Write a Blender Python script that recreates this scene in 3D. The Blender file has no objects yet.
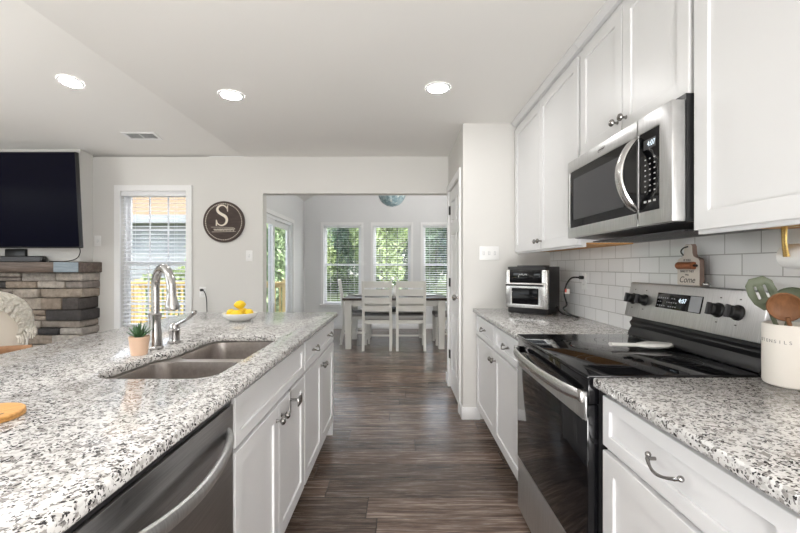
import bpy, bmesh, math, random
from mathutils import Vector, Matrix, Euler
random.seed(7)
S = bpy.context.scene
COL = S.collection
PI = math.pi
R = math.radians

# ------------------------------------------------------------------ camera
cam_d = bpy.data.cameras.new('camera')
cam_d.lens = 18.0; cam_d.sensor_width = 36.0; cam_d.clip_start = 0.02; cam_d.clip_end = 300
cam = bpy.data.objects.new('camera', cam_d); COL.objects.link(cam)
cam.location = (0, 0, 1.26); cam.rotation_euler = (R(90), 0, 0)
S.camera = cam

# ------------------------------------------------------------------ world, sun, light, exposure
S.view_settings.view_transform = 'Standard'
S.view_settings.look = 'None'
S.view_settings.gamma = 1.0
S.view_settings.use_curve_mapping = False
S.view_settings.exposure = 0.53
world = bpy.data.worlds.new('sky'); S.world = world; world.use_nodes = True
wn = world.node_tree.nodes; wl = world.node_tree.links
sky = wn.new('ShaderNodeTexSky'); sky.sky_type = 'NISHITA'; sky.sun_disc = False
sky.sun_elevation = R(48); sky.sun_rotation = R(70); sky.air_density = 1.0; sky.dust_density = 2.5; sky.ozone_density = 1.0
hs = wn.new('ShaderNodeHueSaturation'); hs.inputs['Saturation'].default_value = 0.4
wl.new(sky.outputs[0], hs.inputs['Color']); wl.new(hs.outputs[0], wn['Background'].inputs['Color'])
wn['Background'].inputs['Strength'].default_value = 0.8
sun_d = bpy.data.lights.new('sun', 'SUN'); sun_d.energy = 4.8; sun_d.angle = R(1.5); sun_d.color = (1, .95, .86)
sun = bpy.data.objects.new('sun', sun_d); COL.objects.link(sun)
sun.rotation_euler = Vector((-.62, .42, -.66)).to_track_quat('-Z', 'Y').to_euler()
FILL_W = 2.6                                      # watts of each unseen fill lamp added outside the frame
CAN_E = 95.0                                      # emission of a visible lamp's lens
CAN_COL = (1.0, .985, .975)

def fill_light(x, y, z, w=FILL_W, size=.16):
    d = bpy.data.lights.new('unseen_fill_lamp', 'AREA'); d.shape = 'DISK'; d.size = size; d.energy = w; d.color = CAN_COL
    o = bpy.data.objects.new('unseen_fill_lamp', d); COL.objects.link(o); o.location = (x, y, z)
    return o
for (x, y) in ((-.05, .45), (-1.16, .85), (.25, -1.0), (-1.16, -1.0)):
    fill_light(x, y, 2.43, 2.4).data.spread = R(100)
for (x, y) in ((-4.3, 3.0), (-4.3, 1.0), (-2.48, 1.0), (-2.48, -1.0), (-4.3, -1.0)):
    fill_light(x, y, 2.44 + .15 * (4.3 - y) - .015)

def ceiling_fill_light(x, y, z, w, size, col=(1.0, .99, .985), tilt=0):
    """unseen fill light added to brighten a ceiling; no lamp stands there"""
    d = bpy.data.lights.new('ceiling_fill', 'AREA'); d.shape = 'DISK'; d.size = size; d.energy = w; d.color = col
    o = bpy.data.objects.new('ceiling_fill', d); COL.objects.link(o); o.location = (x, y, z); o.rotation_euler = (PI + R(tilt), 0, 0)
    return o
ceiling_fill_light(-.1, -2.3, .33, 112, 1.1, tilt=-28)
pd = bpy.data.lights.new('unseen_fill_point', 'POINT'); pd.energy = 28; pd.shadow_soft_size = .25; pd.color = (1.0, .985, .97)  # unseen point light added to brighten the island fronts
po = bpy.data.objects.new('unseen_fill_point', pd); COL.objects.link(po); po.location = (1.0, -1.7, 1.25)
ceiling_fill_light(-4.4, .6, 1.2, 72, 1.2)
ceiling_fill_light(1.55, 5.4, 1.8, 46, .6, (1, .98, .96))

# ------------------------------------------------------------------ materials
MATS = {}
class NT:
    def __init__(s, name):
        s.m = bpy.data.materials.new(name); s.m.use_nodes = True
        s.n = s.m.node_tree.nodes; s.l = s.m.node_tree.links
        s.b = s.n['Principled BSDF']; MATS[name] = s.m
    def add(s, t, **k):
        nd = s.n.new(t)
        for a, v in k.items():
            setattr(nd, a, v)
        return nd
    def set(s, **k):
        for a, v in k.items():
            i = s.b.inputs[a.replace('_', ' ')]
            i.default_value = (*v, 1) if isinstance(v, tuple) and len(v) == 3 else v
    def link(s, a, b): s.l.new(a, b)
    def coord(s, scale=(1, 1, 1), out='Object'):
        t = s.add('ShaderNodeTexCoord'); mp = s.add('ShaderNodeMapping')
        mp.inputs['Scale'].default_value = scale
        s.link(t.outputs[out], mp.inputs[0]); return mp.outputs[0]
    def noise(s, vec, scale, detail=4, rough=.55, dist=0):
        nz = s.add('ShaderNodeTexNoise'); nz.inputs['Scale'].default_value = scale; nz.inputs['Detail'].default_value = detail
        nz.inputs['Roughness'].default_value = rough; nz.inputs['Distortion'].default_value = dist
        s.link(vec, nz.inputs['Vector']); return nz.outputs['Fac']
    def ramp(s, fac, stops, interp='LINEAR'):
        r = s.add('ShaderNodeValToRGB'); r.color_ramp.interpolation = interp
        while len(r.color_ramp.elements) < len(stops): r.color_ramp.elements.new(.5)
        for e, (p, c) in zip(r.color_ramp.elements, stops):
            e.position = p; e.color = (*c, 1) if len(c) == 3 else c
        s.link(fac, r.inputs[0]); return r.outputs[0]
    def mix(s, fac, a, b, mode='MIX'):
        m = s.add('ShaderNodeMix', data_type='RGBA', blend_type=mode)
        for sock, v in ((m.inputs[0], fac), (m.inputs[6], a), (m.inputs[7], b)):
            if isinstance(v, (int, float)): sock.default_value = v
            elif isinstance(v, tuple): sock.default_value = (*v, 1)
            else: s.link(v, sock)
        return m.outputs[2]
    def math(s, op, a, b=0.0):
        m = s.add('ShaderNodeMath', operation=op)
        for sock, v in ((m.inputs[0], a), (m.inputs[1], b)):
            if isinstance(v, (int, float)): sock.default_value = v
            else: s.link(v, sock)
        return m.outputs[0]
    def bump(s, h, strength=.3, dist=.01):
        b = s.add('ShaderNodeBump'); b.inputs['Strength'].default_value = strength; b.inputs['Distance'].default_value = dist
        s.link(h, b.inputs['Height']); s.link(b.outputs[0], s.b.inputs['Normal'])
    def base(s, c): s.link(c, s.b.inputs['Base Color'])

def plain(name, col, rough=.5, metal=0.0, bump=0.0, bscale=60, **k):
    t = NT(name); t.set(Base_Color=col, Roughness=rough, Metallic=metal, **k)
    if bump:
        t.bump(t.noise(t.coord(), bscale), bump, .002)
    return t.m

plain('wall_paint', (.70, .690, .665), .75, bump=.06, bscale=250)
plain('breakfast_paint', (.72, .725, .73), .75, bump=.06, bscale=250)
plain('ceiling_paint', (.84, .828, .80), .85, bump=.08, bscale=180)
plain('grille_backlit_grey', (.10, .105, .10), .5)  # dark tone stands in for muntins seen against the light
plain('trim_paint', (.84, .84, .84), .35)
plain('cabinet_paint', (.75, .75, .755), .36)
plain('white_plastic', (.84, .84, .83), .35)
plain('vinyl', (.82, .83, .85), .35)
plain('blind_white', (.82, .83, .85), .45)
plain('black_plastic', (.012, .012, .013), .35)
plain('black_gloss', (.004, .004, .005), .05, Specular_IOR_Level=.3)
plain('dark_grey', (.05, .05, .055), .45)
plain('chrome', (.47, .46, .455), .22, 1.0)
plain('dark_nickel', (.30, .29, .28), .25, 1.0)
plain('black_metal', (.03, .028, .026), .4, .6)
plain('gold', (.75, .52, .20), .25, 1.0)
plain('ceramic', (.83, .82, .79), .18)
plain('crock_glaze', (.80, .76, .70), .38)
plain('terracotta', (.72, .50, .36), .7, bump=.1, bscale=200)
plain('soil', (.03, .02, .015), .9)
plain('succulent', (.06, .14, .06), .4)
plain('sage', (.125, .150, .095), .45)
plain('upholstery', (.62, .56, .48), .85, bump=.25, bscale=500)
plain('piping', (.75, .72, .67), .7)
plain('screen_glass', (.002, .002, .008), .16, Specular_IOR_Level=.04)
plain('red_tag', (.7, .12, .08), .5)
plain('tag_paper', (.85, .85, .82), .6)
plain('lettering_dark', (.06, .05, .05), .6)
plain('lettering_grey', (.28, .26, .25), .6)
plain('lettering_cream', (.80, .74, .63), .6)
plain('mark_white', (.55, .55, .55), .5)
plain('grey_cushion', (.30, .29, .28), .85, bump=.3, bscale=400)
plain('dark_cushion', (.04, .038, .04), .7)
plain('mortar', (.06, .052, .045), .9)
plain('raw_ply', (.52, .27, .09), .6)
plain('siding', (.34, .35, .36), .6)
plain('roof_tan', (.20, .135, .08), .8)
plain('deck_wood', (.46, .34, .13), .65, bump=.1, bscale=20)
plain('fan_wood', (.45, .32, .2), .6)
plain('window_tint', (.01, .011, .012), .08)
plain('chair_white', (.62, .61, .57), .5, bump=.1, bscale=80)
plain('display_grey', (.33, .34, .36), .3)
plain('pewter', (.22, .21, .20), .3, .9)

t = NT('lemon'); v = t.coord(); t.set(Roughness=.4, Base_Color=(.92, .62, .02)); t.bump(t.noise(v, 260), .25, .002)
t = NT('steel'); v = t.coord((4, 4, 260)); f = t.noise(v, 3, 3)
t.base(t.ramp(f, [(.3, (.50, .49, .48)), (.7, (.62, .61, .60))])); t.set(Metallic=1.0, Roughness=.27)
t = NT('steel_vertical'); v = t.coord((260, 260, 4)); f = t.noise(v, 3, 3)
t.base(t.ramp(f, [(.3, (.17, .17, .17)), (.7, (.30, .30, .30))])); t.set(Metallic=1.0, Roughness=.33)
t = NT('steel_panel'); v = t.coord((6, 180, 6)); f = t.noise(v, 2, 3)
t.base(t.ramp(f, [(.3, (.52, .52, .52)), (.7, (.66, .66, .66))])); t.set(Metallic=1.0, Roughness=.38)
t = NT('sink_steel'); v = t.coord((30, 200, 30)); f = t.noise(v, 2, 3)
t.base(t.ramp(f, [(.3, (.50, .46, .435)), (.7, (.62, .585, .56))])); t.set(Metallic=1.0, Roughness=.34)

t = NT('granite'); v = t.coord()
d = t.noise(v, 60, 3)
def vor(vec, scale, feat='F1'):
    o = t.add('ShaderNodeTexVoronoi'); o.inputs['Scale'].default_value = scale; t.link(vec, o.inputs['Vector']); return o
w = t.add('ShaderNodeVectorMath', operation='SCALE'); nz = t.add('ShaderNodeTexNoise'); nz.inputs['Scale'].default_value = 90; nz.inputs['Detail'].default_value = 2
t.link(v, nz.inputs['Vector']); t.link(nz.outputs['Color'], w.inputs[0]); w.inputs['Scale'].default_value = .011
ad = t.add('ShaderNodeVectorMath', operation='ADD'); t.link(v, ad.inputs[0]); t.link(w.outputs[0], ad.inputs[1])
v1 = vor(ad.outputs[0], 110); v2 = vor(ad.outputs[0], 235)
sep1 = t.add('ShaderNodeSeparateColor'); t.link(v1.outputs['Color'], sep1.inputs[0])
sep2 = t.add('ShaderNodeSeparateColor'); t.link(v2.outputs['Color'], sep2.inputs[0])
c1 = t.ramp(sep1.outputs[0], [(0, (.30, .285, .27)), (.09, (.46, .445, .43)), (.24, (.57, .56, .545)), (.50, (.68, .67, .655))], 'CONSTANT')
clump = t.noise(v, 30, 3)
thr = t.math('ADD', sep2.outputs[0], t.math('MULTIPLY', t.math('SUBTRACT', clump, .5), .9))
mk = t.ramp(thr, [(.10, (1, 1, 1)), (.13, (0, 0, 0))])
mg = t.ramp(thr, [(.22, (1, 1, 1)), (.25, (0, 0, 0))])
c2 = t.mix(mg, c1, (.22, .21, .205))
c3 = t.mix(mk, c2, (.035, .033, .035))
t.base(c3); t.set(Roughness=.13, Specular_IOR_Level=.5)

t = NT('plank_floor'); tc = t.add('ShaderNodeTexCoord')
bk = t.add('ShaderNodeTexBrick'); bk.offset = 0.0
for k_, v_ in (('Scale', 1), ('Mortar Size', .0018), ('Mortar Smooth', .1), ('Brick Width', 1.22), ('Row Height', .182), ('Bias', 0)):
    bk.inputs[k_].default_value = v_
bk.inputs['Color1'].default_value = (0, 0, 0, 1); bk.inputs['Color2'].default_value = (1, 1, 1, 1); bk.inputs['Mortar'].default_value = (.5, .5, .5, 1)
sx = t.add('ShaderNodeSeparateXYZ'); t.link(tc.outputs['Object'], sx.inputs[0])
wr = t.add('ShaderNodeTexWhiteNoise', noise_dimensions='1D'); t.link(t.math('FLOOR', t.math('DIVIDE', sx.outputs['Y'], .182)), wr.inputs['W'])
cx = t.add('ShaderNodeCombineXYZ'); t.link(t.math('ADD', sx.outputs['X'], t.math('MULTIPLY', wr.outputs['Value'], 3.7)), cx.inputs[0]); t.link(sx.outputs['Y'], cx.inputs[1])
t.link(cx.outputs[0], bk.inputs['Vector'])
off = t.add('ShaderNodeVectorMath', operation='SCALE'); off.inputs['Scale'].default_value = 7.3; t.link(bk.outputs['Color'], off.inputs[0])
ad = t.add('ShaderNodeVectorMath', operation='ADD'); t.link(tc.outputs['Object'], ad.inputs[0]); t.link(off.outputs[0], ad.inputs[1])
mp = t.add('ShaderNodeMapping'); mp.inputs['Scale'].default_value = (1.1, 16, 1); t.link(ad.outputs[0], mp.inputs[0])
g1 = t.noise(mp.outputs[0], 2.4, 7, .62, .35)
mp2 = t.add('ShaderNodeMapping'); mp2.inputs['Scale'].default_value = (5, 130, 1); t.link(ad.outputs[0], mp2.inputs[0])
g2 = t.noise(mp2.outputs[0], 2, 4, .6)
g = t.math('ADD', t.math('MULTIPLY', g1, .8), t.math('MULTIPLY', g2, .3))
wood = t.ramp(g, [(.36, (.030, .019, .014)), (.47, (.085, .056, .042)), (.58, (.165, .118, .092)), (.70, (.35, .28, .235))])
tone = t.ramp(bk.outputs['Color'], [(0, (.66, .67, .68)), (1, (1.2, 1.18, 1.18))])
wood = t.mix(1.0, wood, tone, 'MULTIPLY')
wood = t.mix(bk.outputs['Fac'], wood, (.012, .008, .006))
t.base(wood); t.link(t.ramp(g2, [(.3, (.17, .17, .17)), (.7, (.30, .30, .30))]), t.b.inputs['Roughness'])
t.bump(t.math('SUBTRACT', g2, t.math('MULTIPLY', bk.outputs['Fac'], 2.0)), .12, .002)

def tiles(name, ax):
    t = NT(name); tc = t.add('ShaderNodeTexCoord'); sp = t.add('ShaderNodeSeparateXYZ'); cb = t.add('ShaderNodeCombineXYZ')
    t.link(tc.outputs['Object'], sp.inputs[0]); t.link(sp.outputs[ax], cb.inputs[0]); t.link(sp.outputs['Z'], cb.inputs[1])
    mp = t.add('ShaderNodeMapping'); mp.inputs['Location'].default_value = (0.02, -.9135, 0); t.link(cb.outputs[0], mp.inputs[0])
    b = t.add('ShaderNodeTexBrick'); b.offset = .5
    for k_, v_ in (('Scale', 1), ('Mortar Size', .0022), ('Mortar Smooth', .25), ('Brick Width', .155), ('Row Height', .0785), ('Bias', 0)):
        b.inputs[k_].default_value = v_
    b.inputs['Color1'].default_value = (.80, .80, .80, 1); b.inputs['Color2'].default_value = (.86, .86, .86, 1); b.inputs['Mortar'].default_value = (.42, .41, .40, 1)
    t.link(mp.outputs[0], b.inputs['Vector']); t.base(b.outputs['Color'])
    t.link(t.ramp(b.outputs['Fac'], [(0, (.10, .10, .10)), (1, (.7, .7, .7))]), t.b.inputs['Roughness'])
    t.bump(t.math('SUBTRACT', 1.0, b.outputs['Fac']), .5, .002)
tiles('subway_tile', 'Y')

t = NT('stone'); v = t.coord(); ge = t.add('ShaderNodeNewGeometry')
c = t.ramp(ge.outputs['Random Per Island'], [(0, (.06, .058, .06)), (.14, (.075, .07, .07)), (.22, (.30, .235, .185)), (.4, (.44, .38, .32)), (.55, (.27, .245, .23)), (.7, (.55, .52, .48)), (.85, (.48, .42, .36)), (1, (.60, .58, .55))])
n = t.noise(v, 22, 6, .65); c = t.mix(.6, c, t.ramp(n, [(.3, (.35, .32, .30)), (.7, (1.2, 1.15, 1.1))]), 'MULTIPLY')
t.base(c); t.set(Roughness=.85); t.bump(t.noise(v, 45, 6, .7), .9, .02)

def woodmat(name, stops, scale=(1, 14, 14), rough=.5, sc=3):
    t = NT(name); v = t.coord(scale); t.base(t.ramp(t.noise(v, sc, 6, .6, .4), stops)); t.set(Roughness=rough)
    t.bump(t.noise(v, sc * 3, 4), .2, .004)
woodmat('mantel_wood', [(.3, (.055, .036, .026)), (.55, (.12, .085, .065)), (.75, (.20, .15, .12))], (1.5, 16, 16), .42)
woodmat('blue_sheen', [(.3, (.16, .20, .23)), (.7, (.27, .32, .36))], (2, 20, 20), .4)  # blue grey colour stands for window light reflected on the mantel
woodmat('board_wood', [(.3, (.50, .24, .06)), (.7, (.72, .40, .14))], (6, 40, 6), .5)
woodmat('stool_wood', [(.3, (.22, .10, .04)), (.7, (.36, .19, .09))], (14, 2, 14), .5)
woodmat('sign_wood', [(.3, (.022, .012, .009)), (.55, (.055, .033, .026)), (.75, (.10, .07, .056))], (3, 3, 30), .6)
woodmat('spoon_wood', [(.3, (.15, .060, .022)), (.7, (.27, .12, .048))], (20, 20, 5), .5)
woodmat('table_top_wood', [(.3, (.020, .012, .009)), (.7, (.06, .038, .028))], (1, 12, 12), .35)
woodmat('bark', [(.3, (.05, .035, .025)), (.7, (.16, .12, .09))], (6, 6, 1), .9)
woodmat('pin_wood', [(.3, (.20, .06, .02)), (.7, (.34, .12, .045))], (3, 60, 60), .5)
plain('board_cream', (.66, .60, .54), .6, bump=.1, bscale=80)
plain('board_edge', (.22, .15, .12), .6)

t = NT('throw_knit'); v = t.coord(); wv = t.add('ShaderNodeTexVoronoi'); wv.inputs['Scale'].default_value = 55; t.link(v, wv.inputs['Vector'])
t.base(t.ramp(wv.outputs['Distance'], [(0, (.90, .87, .80)), (1, (.74, .69, .60))])); t.set(Roughness=.95); t.bump(wv.outputs['Distance'], .8, .012)
t = NT('pendant_beads'); v = t.coord(); wv = t.add('ShaderNodeTexVoronoi'); wv.inputs['Scale'].default_value = 26; t.link(v, wv.inputs['Vector'])
sp = t.add('ShaderNodeSeparateColor'); t.link(wv.outputs['Color'], sp.inputs[0])
t.base(t.ramp(sp.outputs[0], [(0, (.16, .25, .27)), (.5, (.26, .37, .41)), (.9, (.40, .50, .52)), (1, (.62, .66, .62))])); t.set(Roughness=.35); t.bump(wv.outputs['Distance'], .7, .01)
t = NT('dishwasher_steel'); v = t.coord((4, 4, 200)); f = t.noise(v, 2, 3)
t.base(t.ramp(f, [(.3, (.36, .355, .355)), (.7, (.47, .465, .46))])); t.set(Metallic=1.0, Roughness=.30)
t = NT('grass'); v = t.coord(); t.base(t.ramp(t.noise(v, .6, 6), [(.3, (.055, .085, .022)), (.7, (.105, .135, .042))])); t.set(Roughness=.9)
def leafmat(name, a, b):
    t = NT(name); ge = t.add('ShaderNodeNewGeometry'); t.base(t.ramp(ge.outputs['Random Per Island'], [(0, a), (1, b)])); t.set(Roughness=.55)
    t.b.inputs['Transmission Weight'].default_value = 0
leafmat('leaf_green', (.08, .13, .055), (.30, .40, .20))
leafmat('leaf_dark', (.055, .10, .06), (.20, .29, .18))
leafmat('leaf_light', (.18, .25, .09), (.42, .50, .24))
leafmat('leaf_blue', (.06, .11, .09), (.20, .29, .23))

t = NT('pane_glass'); t.n.remove(t.b)
tr = t.add('ShaderNodeBsdfTransparent'); gl = t.add('ShaderNodeBsdfGlossy'); gl.inputs['Roughness'].default_value = .01
fr = t.add('ShaderNodeFresnel'); fr.inputs['IOR'].default_value = 1.45; mx = t.add('ShaderNodeMixShader')
ge = t.add('ShaderNodeNewGeometry'); fac = t.math('MULTIPLY', fr.outputs[0], t.math('SUBTRACT', 1.0, ge.outputs['Backfacing']))
tr.inputs['Color'].default_value = (.95, .96, .96, 1)
t.link(fac, mx.inputs[0]); t.link(tr.outputs[0], mx.inputs[1]); t.link(gl.outputs[0], mx.inputs[2]); t.link(mx.outputs[0], t.n['Material Output'].inputs[0])
t = NT('lamp_lens'); t.set(Base_Color=(.9, .9, .9), Emission_Color=CAN_COL, Emission_Strength=CAN_E)
t = NT('clock_digits'); t.set(Base_Color=(.1, .1, .1), Emission_Color=(.75, .9, 1.0), Emission_Strength=1.0)

# ------------------------------------------------------------------ mesh helpers
class MB:
    def __init__(s): s.bm = bmesh.new(); s.mi = 0
    def _new(s, fn):
        n0 = len(s.bm.verts); f0 = len(s.bm.faces); fn()
        s.bm.verts.ensure_lookup_table(); s.bm.faces.ensure_lookup_table()
        for f in s.bm.faces[f0:]: f.material_index = s.mi
        return s.bm.verts[n0:]
    def box(s, x0, x1, y0, y1, z0, z1, bev=0.0, seg=2, M=None):
        b = bmesh.new(); bmesh.ops.create_cube(b, size=1)
        for v in b.verts: v.co = Vector(((x0 + x1) / 2 + v.co.x * (x1 - x0), (y0 + y1) / 2 + v.co.y * (y1 - y0), (z0 + z1) / 2 + v.co.z * (z1 - z0)))
        if bev: bmesh.ops.bevel(b, geom=b.edges[:], offset=min(bev, .49 * min(abs(x1 - x0), abs(y1 - y0), abs(z1 - z0))), segments=seg, profile=.5, affect='EDGES')
        return s.merge(b, M)
    def merge(s, b, M=None):
        if M is not None: bmesh.ops.transform(b, matrix=M, verts=b.verts)
        mp = {}
        out = []
        for v in b.verts: mp[v] = s.bm.verts.new(v.co); out.append(mp[v])
        for f in b.faces:
            try: nf = s.bm.faces.new([mp[v] for v in f.verts]); nf.material_index = s.mi
            except ValueError: pass
        b.free(); return out
    def loops(s, rings, closed=True, cap0=True, cap1=True, M=None):
        """skin a list of rings (each a list of points)"""
        b = bmesh.new(); rv = [[b.verts.new(p) for p in r] for r in rings]
        n = len(rings[0])
        for a, c in zip(rv, rv[1:]):
            for i in range(n if closed else n - 1):
                j = (i + 1) % n
                b.faces.new((a[i], a[j], c[j], c[i]))
        if cap0: b.faces.new(rv[0][::-1])
        if cap1: b.faces.new(rv[-1])
        bmesh.ops.recalc_face_normals(b, faces=b.faces)
        return s.merge(b, M)
    def lathe(s, prof, c=(0, 0, 0), axis=(0, 0, 1), seg=24, cap0=True, cap1=True):
        q = Vector((0, 0, 1)).rotation_difference(Vector(axis)).to_matrix(); c = Vector(c)
        rings = [[c + q @ Vector((max(r, 1e-4) * math.cos(2 * PI * i / seg), max(r, 1e-4) * math.sin(2 * PI * i / seg), z)) for i in range(seg)] for r, z in prof]
        return s.loops(rings, True, cap0, cap1)
    def cyl(s, p0, p1, r0, r1=None, seg=16):
        p0 = Vector(p0); d = Vector(p1) - p0
        return s.lathe([(r0, 0), (r0 if r1 is None else r1, d.length)], p0, d.normalized(), seg)
    def tube(s, pts, r, seg=10, smooth=0, flat=None):
        """flat=(a,b): elliptical section; r float or list"""
        P = [Vector(p) for p in pts]
        rr = list(r) if isinstance(r, (list, tuple)) else [r] * len(P)
        if smooth:
            Q, q = [], []
            for i in range(len(P) - 1):
                p0 = P[max(i - 1, 0)]; p1 = P[i]; p2 = P[i + 1]; p3 = P[min(i + 2, len(P) - 1)]
                for k in range(smooth):
                    u = k / smooth
                    Q.append(.5 * ((2 * p1) + (-p0 + p2) * u + (2 * p0 - 5 * p1 + 4 * p2 - p3) * u * u + (-p0 + 3 * p1 - 3 * p2 + p3) * u ** 3))
                    q.append(rr[i] + (rr[i + 1] - rr[i]) * u)
            Q.append(P[-1]); q.append(rr[-1]); P, rr = Q, q
        rings = []; up = None
        for i, p in enumerate(P):
            tdir = (P[min(i + 1, len(P) - 1)] - P[max(i - 1, 0)])
            if tdir.length < 1e-9: tdir = Vector((0, 0, 1))
            tdir.normalize()
            if up is None:
                up = Vector((0, 0, 1)) if abs(tdir.z) < .9 else Vector((1, 0, 0))
            a = tdir.cross(up)
            if a.length < 1e-6: a = tdir.orthogonal()
            a.normalize(); up = a.cross(tdir).normalized()
            fa, fb = flat if flat else (1, 1)
            rings.append([p + a * (math.cos(2 * PI * k / seg) * rr[i] * fa) + up * (math.sin(2 * PI * k / seg) * rr[i] * fb) for k in range(seg)])
        return s.loops(rings)
    def prism(s, outer, h0, h1, holes=(), plane='xy', bev=0.0, seg=2):
        """extrude a 2D outline with holes; plane: which two axes the outline uses"""
        b = bmesh.new(); edges = []
        def P(u, v, h):
            return {'xy': (u, v, h), 'xz': (u, h, v), 'yz': (h, u, v)}[plane]
        loops_ = []
        for lp in [outer, *holes]:
            vs = [b.verts.new(P(u, v, h0)) for u, v in lp]; loops_.append(vs)
            for i in range(len(vs)): edges.append(b.edges.new((vs[i], vs[(i + 1) % len(vs)])))
        if holes: bmesh.ops.triangle_fill(b, use_beauty=True, use_dissolve=False, edges=edges)
        else: b.faces.new(loops_[0])
        fs = b.faces[:]
        ex = bmesh.ops.extrude_face_region(b, geom=fs)
        vv = [e for e in ex['geom'] if isinstance(e, bmesh.types.BMVert)]
        d = Vector(P(0, 0, h1)) - Vector(P(0, 0, h0))
        bmesh.ops.translate(b, vec=d, verts=vv)
        bmesh.ops.recalc_face_normals(b, faces=b.faces)
        if bev:
            b.normal_update()
            ee = [e for e in b.edges if len(e.link_faces) == 2 and e.calc_face_angle(0) > R(60)]
            bmesh.ops.bevel(b, geom=ee, offset=bev, segments=seg, profile=.5, affect='EDGES')
        return s.merge(b)
    def grid(s, nu, nv, fn):
        b = bmesh.new(); g = [[b.verts.new(fn(i / nu, j / nv)) for j in range(nv + 1)] for i in range(nu + 1)]
        for i in range(nu):
            for j in range(nv): b.faces.new((g[i][j], g[i + 1][j], g[i + 1][j + 1], g[i][j + 1]))
        return s.merge(b)
    def move(s, M):
        bmesh.ops.transform(s.bm, matrix=M, verts=s.bm.verts); return s
    def build(s, name, mat, parent=None, smooth=35, shift=None):
        if shift is not None: bmesh.ops.translate(s.bm, vec=-Vector(shift), verts=s.bm.verts)
        me = bpy.data.meshes.new(name)
        s.bm.normal_update(); s.bm.to_mesh(me); s.bm.free()
        for m in (mat if isinstance(mat, (list, tuple)) else [mat]): me.materials.append(MATS[m])
        if smooth:
            me.polygons.foreach_set('use_smooth', [True] * len(me.polygons))
            me.set_sharp_from_angle(angle=R(smooth))
        o = bpy.data.objects.new(name, me); COL.objects.link(o)
        if parent is not None: o.parent = parent
        return o

def tag(o, label=None, cat=None, group=None, kind=None):
    for k, v in (('label', label), ('category', cat), ('group', group), ('kind', kind)):
        if v: o[k] = v
    return o
class Thing:
    """an Empty at the thing's base with parts given in world coordinates"""
    def __init__(s, name, loc, label, cat, group=None, local=False):
        s.o = bpy.data.objects.new(name, None); COL.objects.link(s.o); s.o.empty_display_size = .05
        s.loc = Vector((0, 0, 0)) if local else Vector(loc)
        s.o.location = loc; tag(s.o, label, cat, group)
    def part(s, name, mb, mat, parent=None, smooth=35, label=None):
        o = mb.build(name, mat, parent or s.o, smooth, s.loc)
        if label: o['label'] = label
        return o
def single(name, mb, mat, label, cat, group=None, smooth=35, base=None):
    o = mb.build(name, mat, None, smooth, base)
    if base is not None: o.location = base
    return tag(o, label, cat, group)
def struct(name, mb, mat, smooth=30):
    return tag(mb.build(name, mat, None, smooth), kind='structure')
def copy_thing(root, label=None, group=None):
    def cp(o, par):
        c = o.copy(); COL.objects.link(c)
        if par is not None: c.parent = par
        for ch in [k for k in kids.get(o.name, [])]: cp(ch, c)
        return c
    kids = {}
    for o in COL.objects:
        if o.parent: kids.setdefault(o.parent.name, []).append(o)
    r = cp(root, None)
    if label: r['label'] = label
    if group: r['group'] = group
    return r
def rrect(x0, x1, y0, y1, r, n=6):
    pts = []
    for cx, cy, a0 in ((x1 - r, y1 - r, 0), (x0 + r, y1 - r, 90), (x0 + r, y0 + r, 180), (x1 - r, y0 + r, 270)):
        for k in range(n + 1):
            a = R(a0 + 90 * k / n); pts.append((cx + r * math.cos(a), cy + r * math.sin(a)))
    return pts
def text_bm(txt, size, depth=.0008, shear=0.0, align='CENTER'):
    cu = bpy.data.curves.new('lettering', 'FONT'); cu.body = txt; cu.size = size; cu.extrude = depth; cu.shear = shear
    cu.align_x = align; cu.align_y = 'CENTER'
    o = bpy.data.objects.new('lettering', cu); COL.objects.link(o)
    dg = bpy.context.evaluated_depsgraph_get(); dg.update()
    me = bpy.data.meshes.new_from_object(o.evaluated_get(dg))
    b = bmesh.new(); b.from_mesh(me)
    bpy.data.objects.remove(o); bpy.data.curves.remove(cu); bpy.data.meshes.remove(me)
    return b
def frame_M(origin, xdir, ydir):
    x = Vector(xdir).normalized(); y = Vector(ydir).normalized(); z = x.cross(y)
    M = Matrix((x, y, z)).transposed().to_4x4(); M.translation = Vector(origin); return M
# ================================================================== STRUCTURE
XW = 1.25            # right wall face
YP = 3.30            # pantry front face
XP = 0.52            # pantry side face
YF = 4.30            # far kitchen / family wall
YB = 8.10            # breakfast end wall
XL = -1.94           # breakfast left wall face
H = 2.44
m = MB(); m.box(-6.1, 2.5, -3.1, 8.2, -.1, 0); struct('floor', m, 'plank_floor')
m = MB(); m.box(-1.68, 1.4, -3.1, 4.42, H, H + .1); struct('ceiling', m, 'ceiling_paint')
m = MB(); m.box(-1.68, -1.60, -3.1, 4.42, H + .1, 3.75); struct('wall_ceiling_drop', m, 'ceiling_paint')
def zslope(y): return H + .15 * (4.42 - y)
m = MB(); m.prism([(-3.1, zslope(-3.1)), (4.42, H), (4.42, H + .1), (-3.1, zslope(-3.1) + .1)], -6.1, -1.68, plane='yz'); struct('ceiling_family', m, 'ceiling_paint')
# right wall
m = MB(); m.box(XW, XW + .12, -3.1, 4.42, 0, H); struct('wall_right', m, 'wall_paint')
m = MB(); m.box(XW - .008, XW, -1.4, YP, .80, 1.40); struct('backsplash', m, 'subway_tile').name = 'trim_backsplash'
# pantry
m = MB(); m.box(XP, XW, YP, YP + .1, 0, H); struct('wall_pantry_front', m, 'wall_paint')
DY0, DY1, DZ = 3.47, 4.20, 2.04
m = MB(); m.box(XP, XP + .1, YP + .1, DY0, 0, H); m.box(XP, XP + .1, DY1, YF + .12, 0, H); m.box(XP, XP + .1, DY0, DY1, DZ, H)
struct('wall_pantry_side', m, 'wall_paint')
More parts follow.
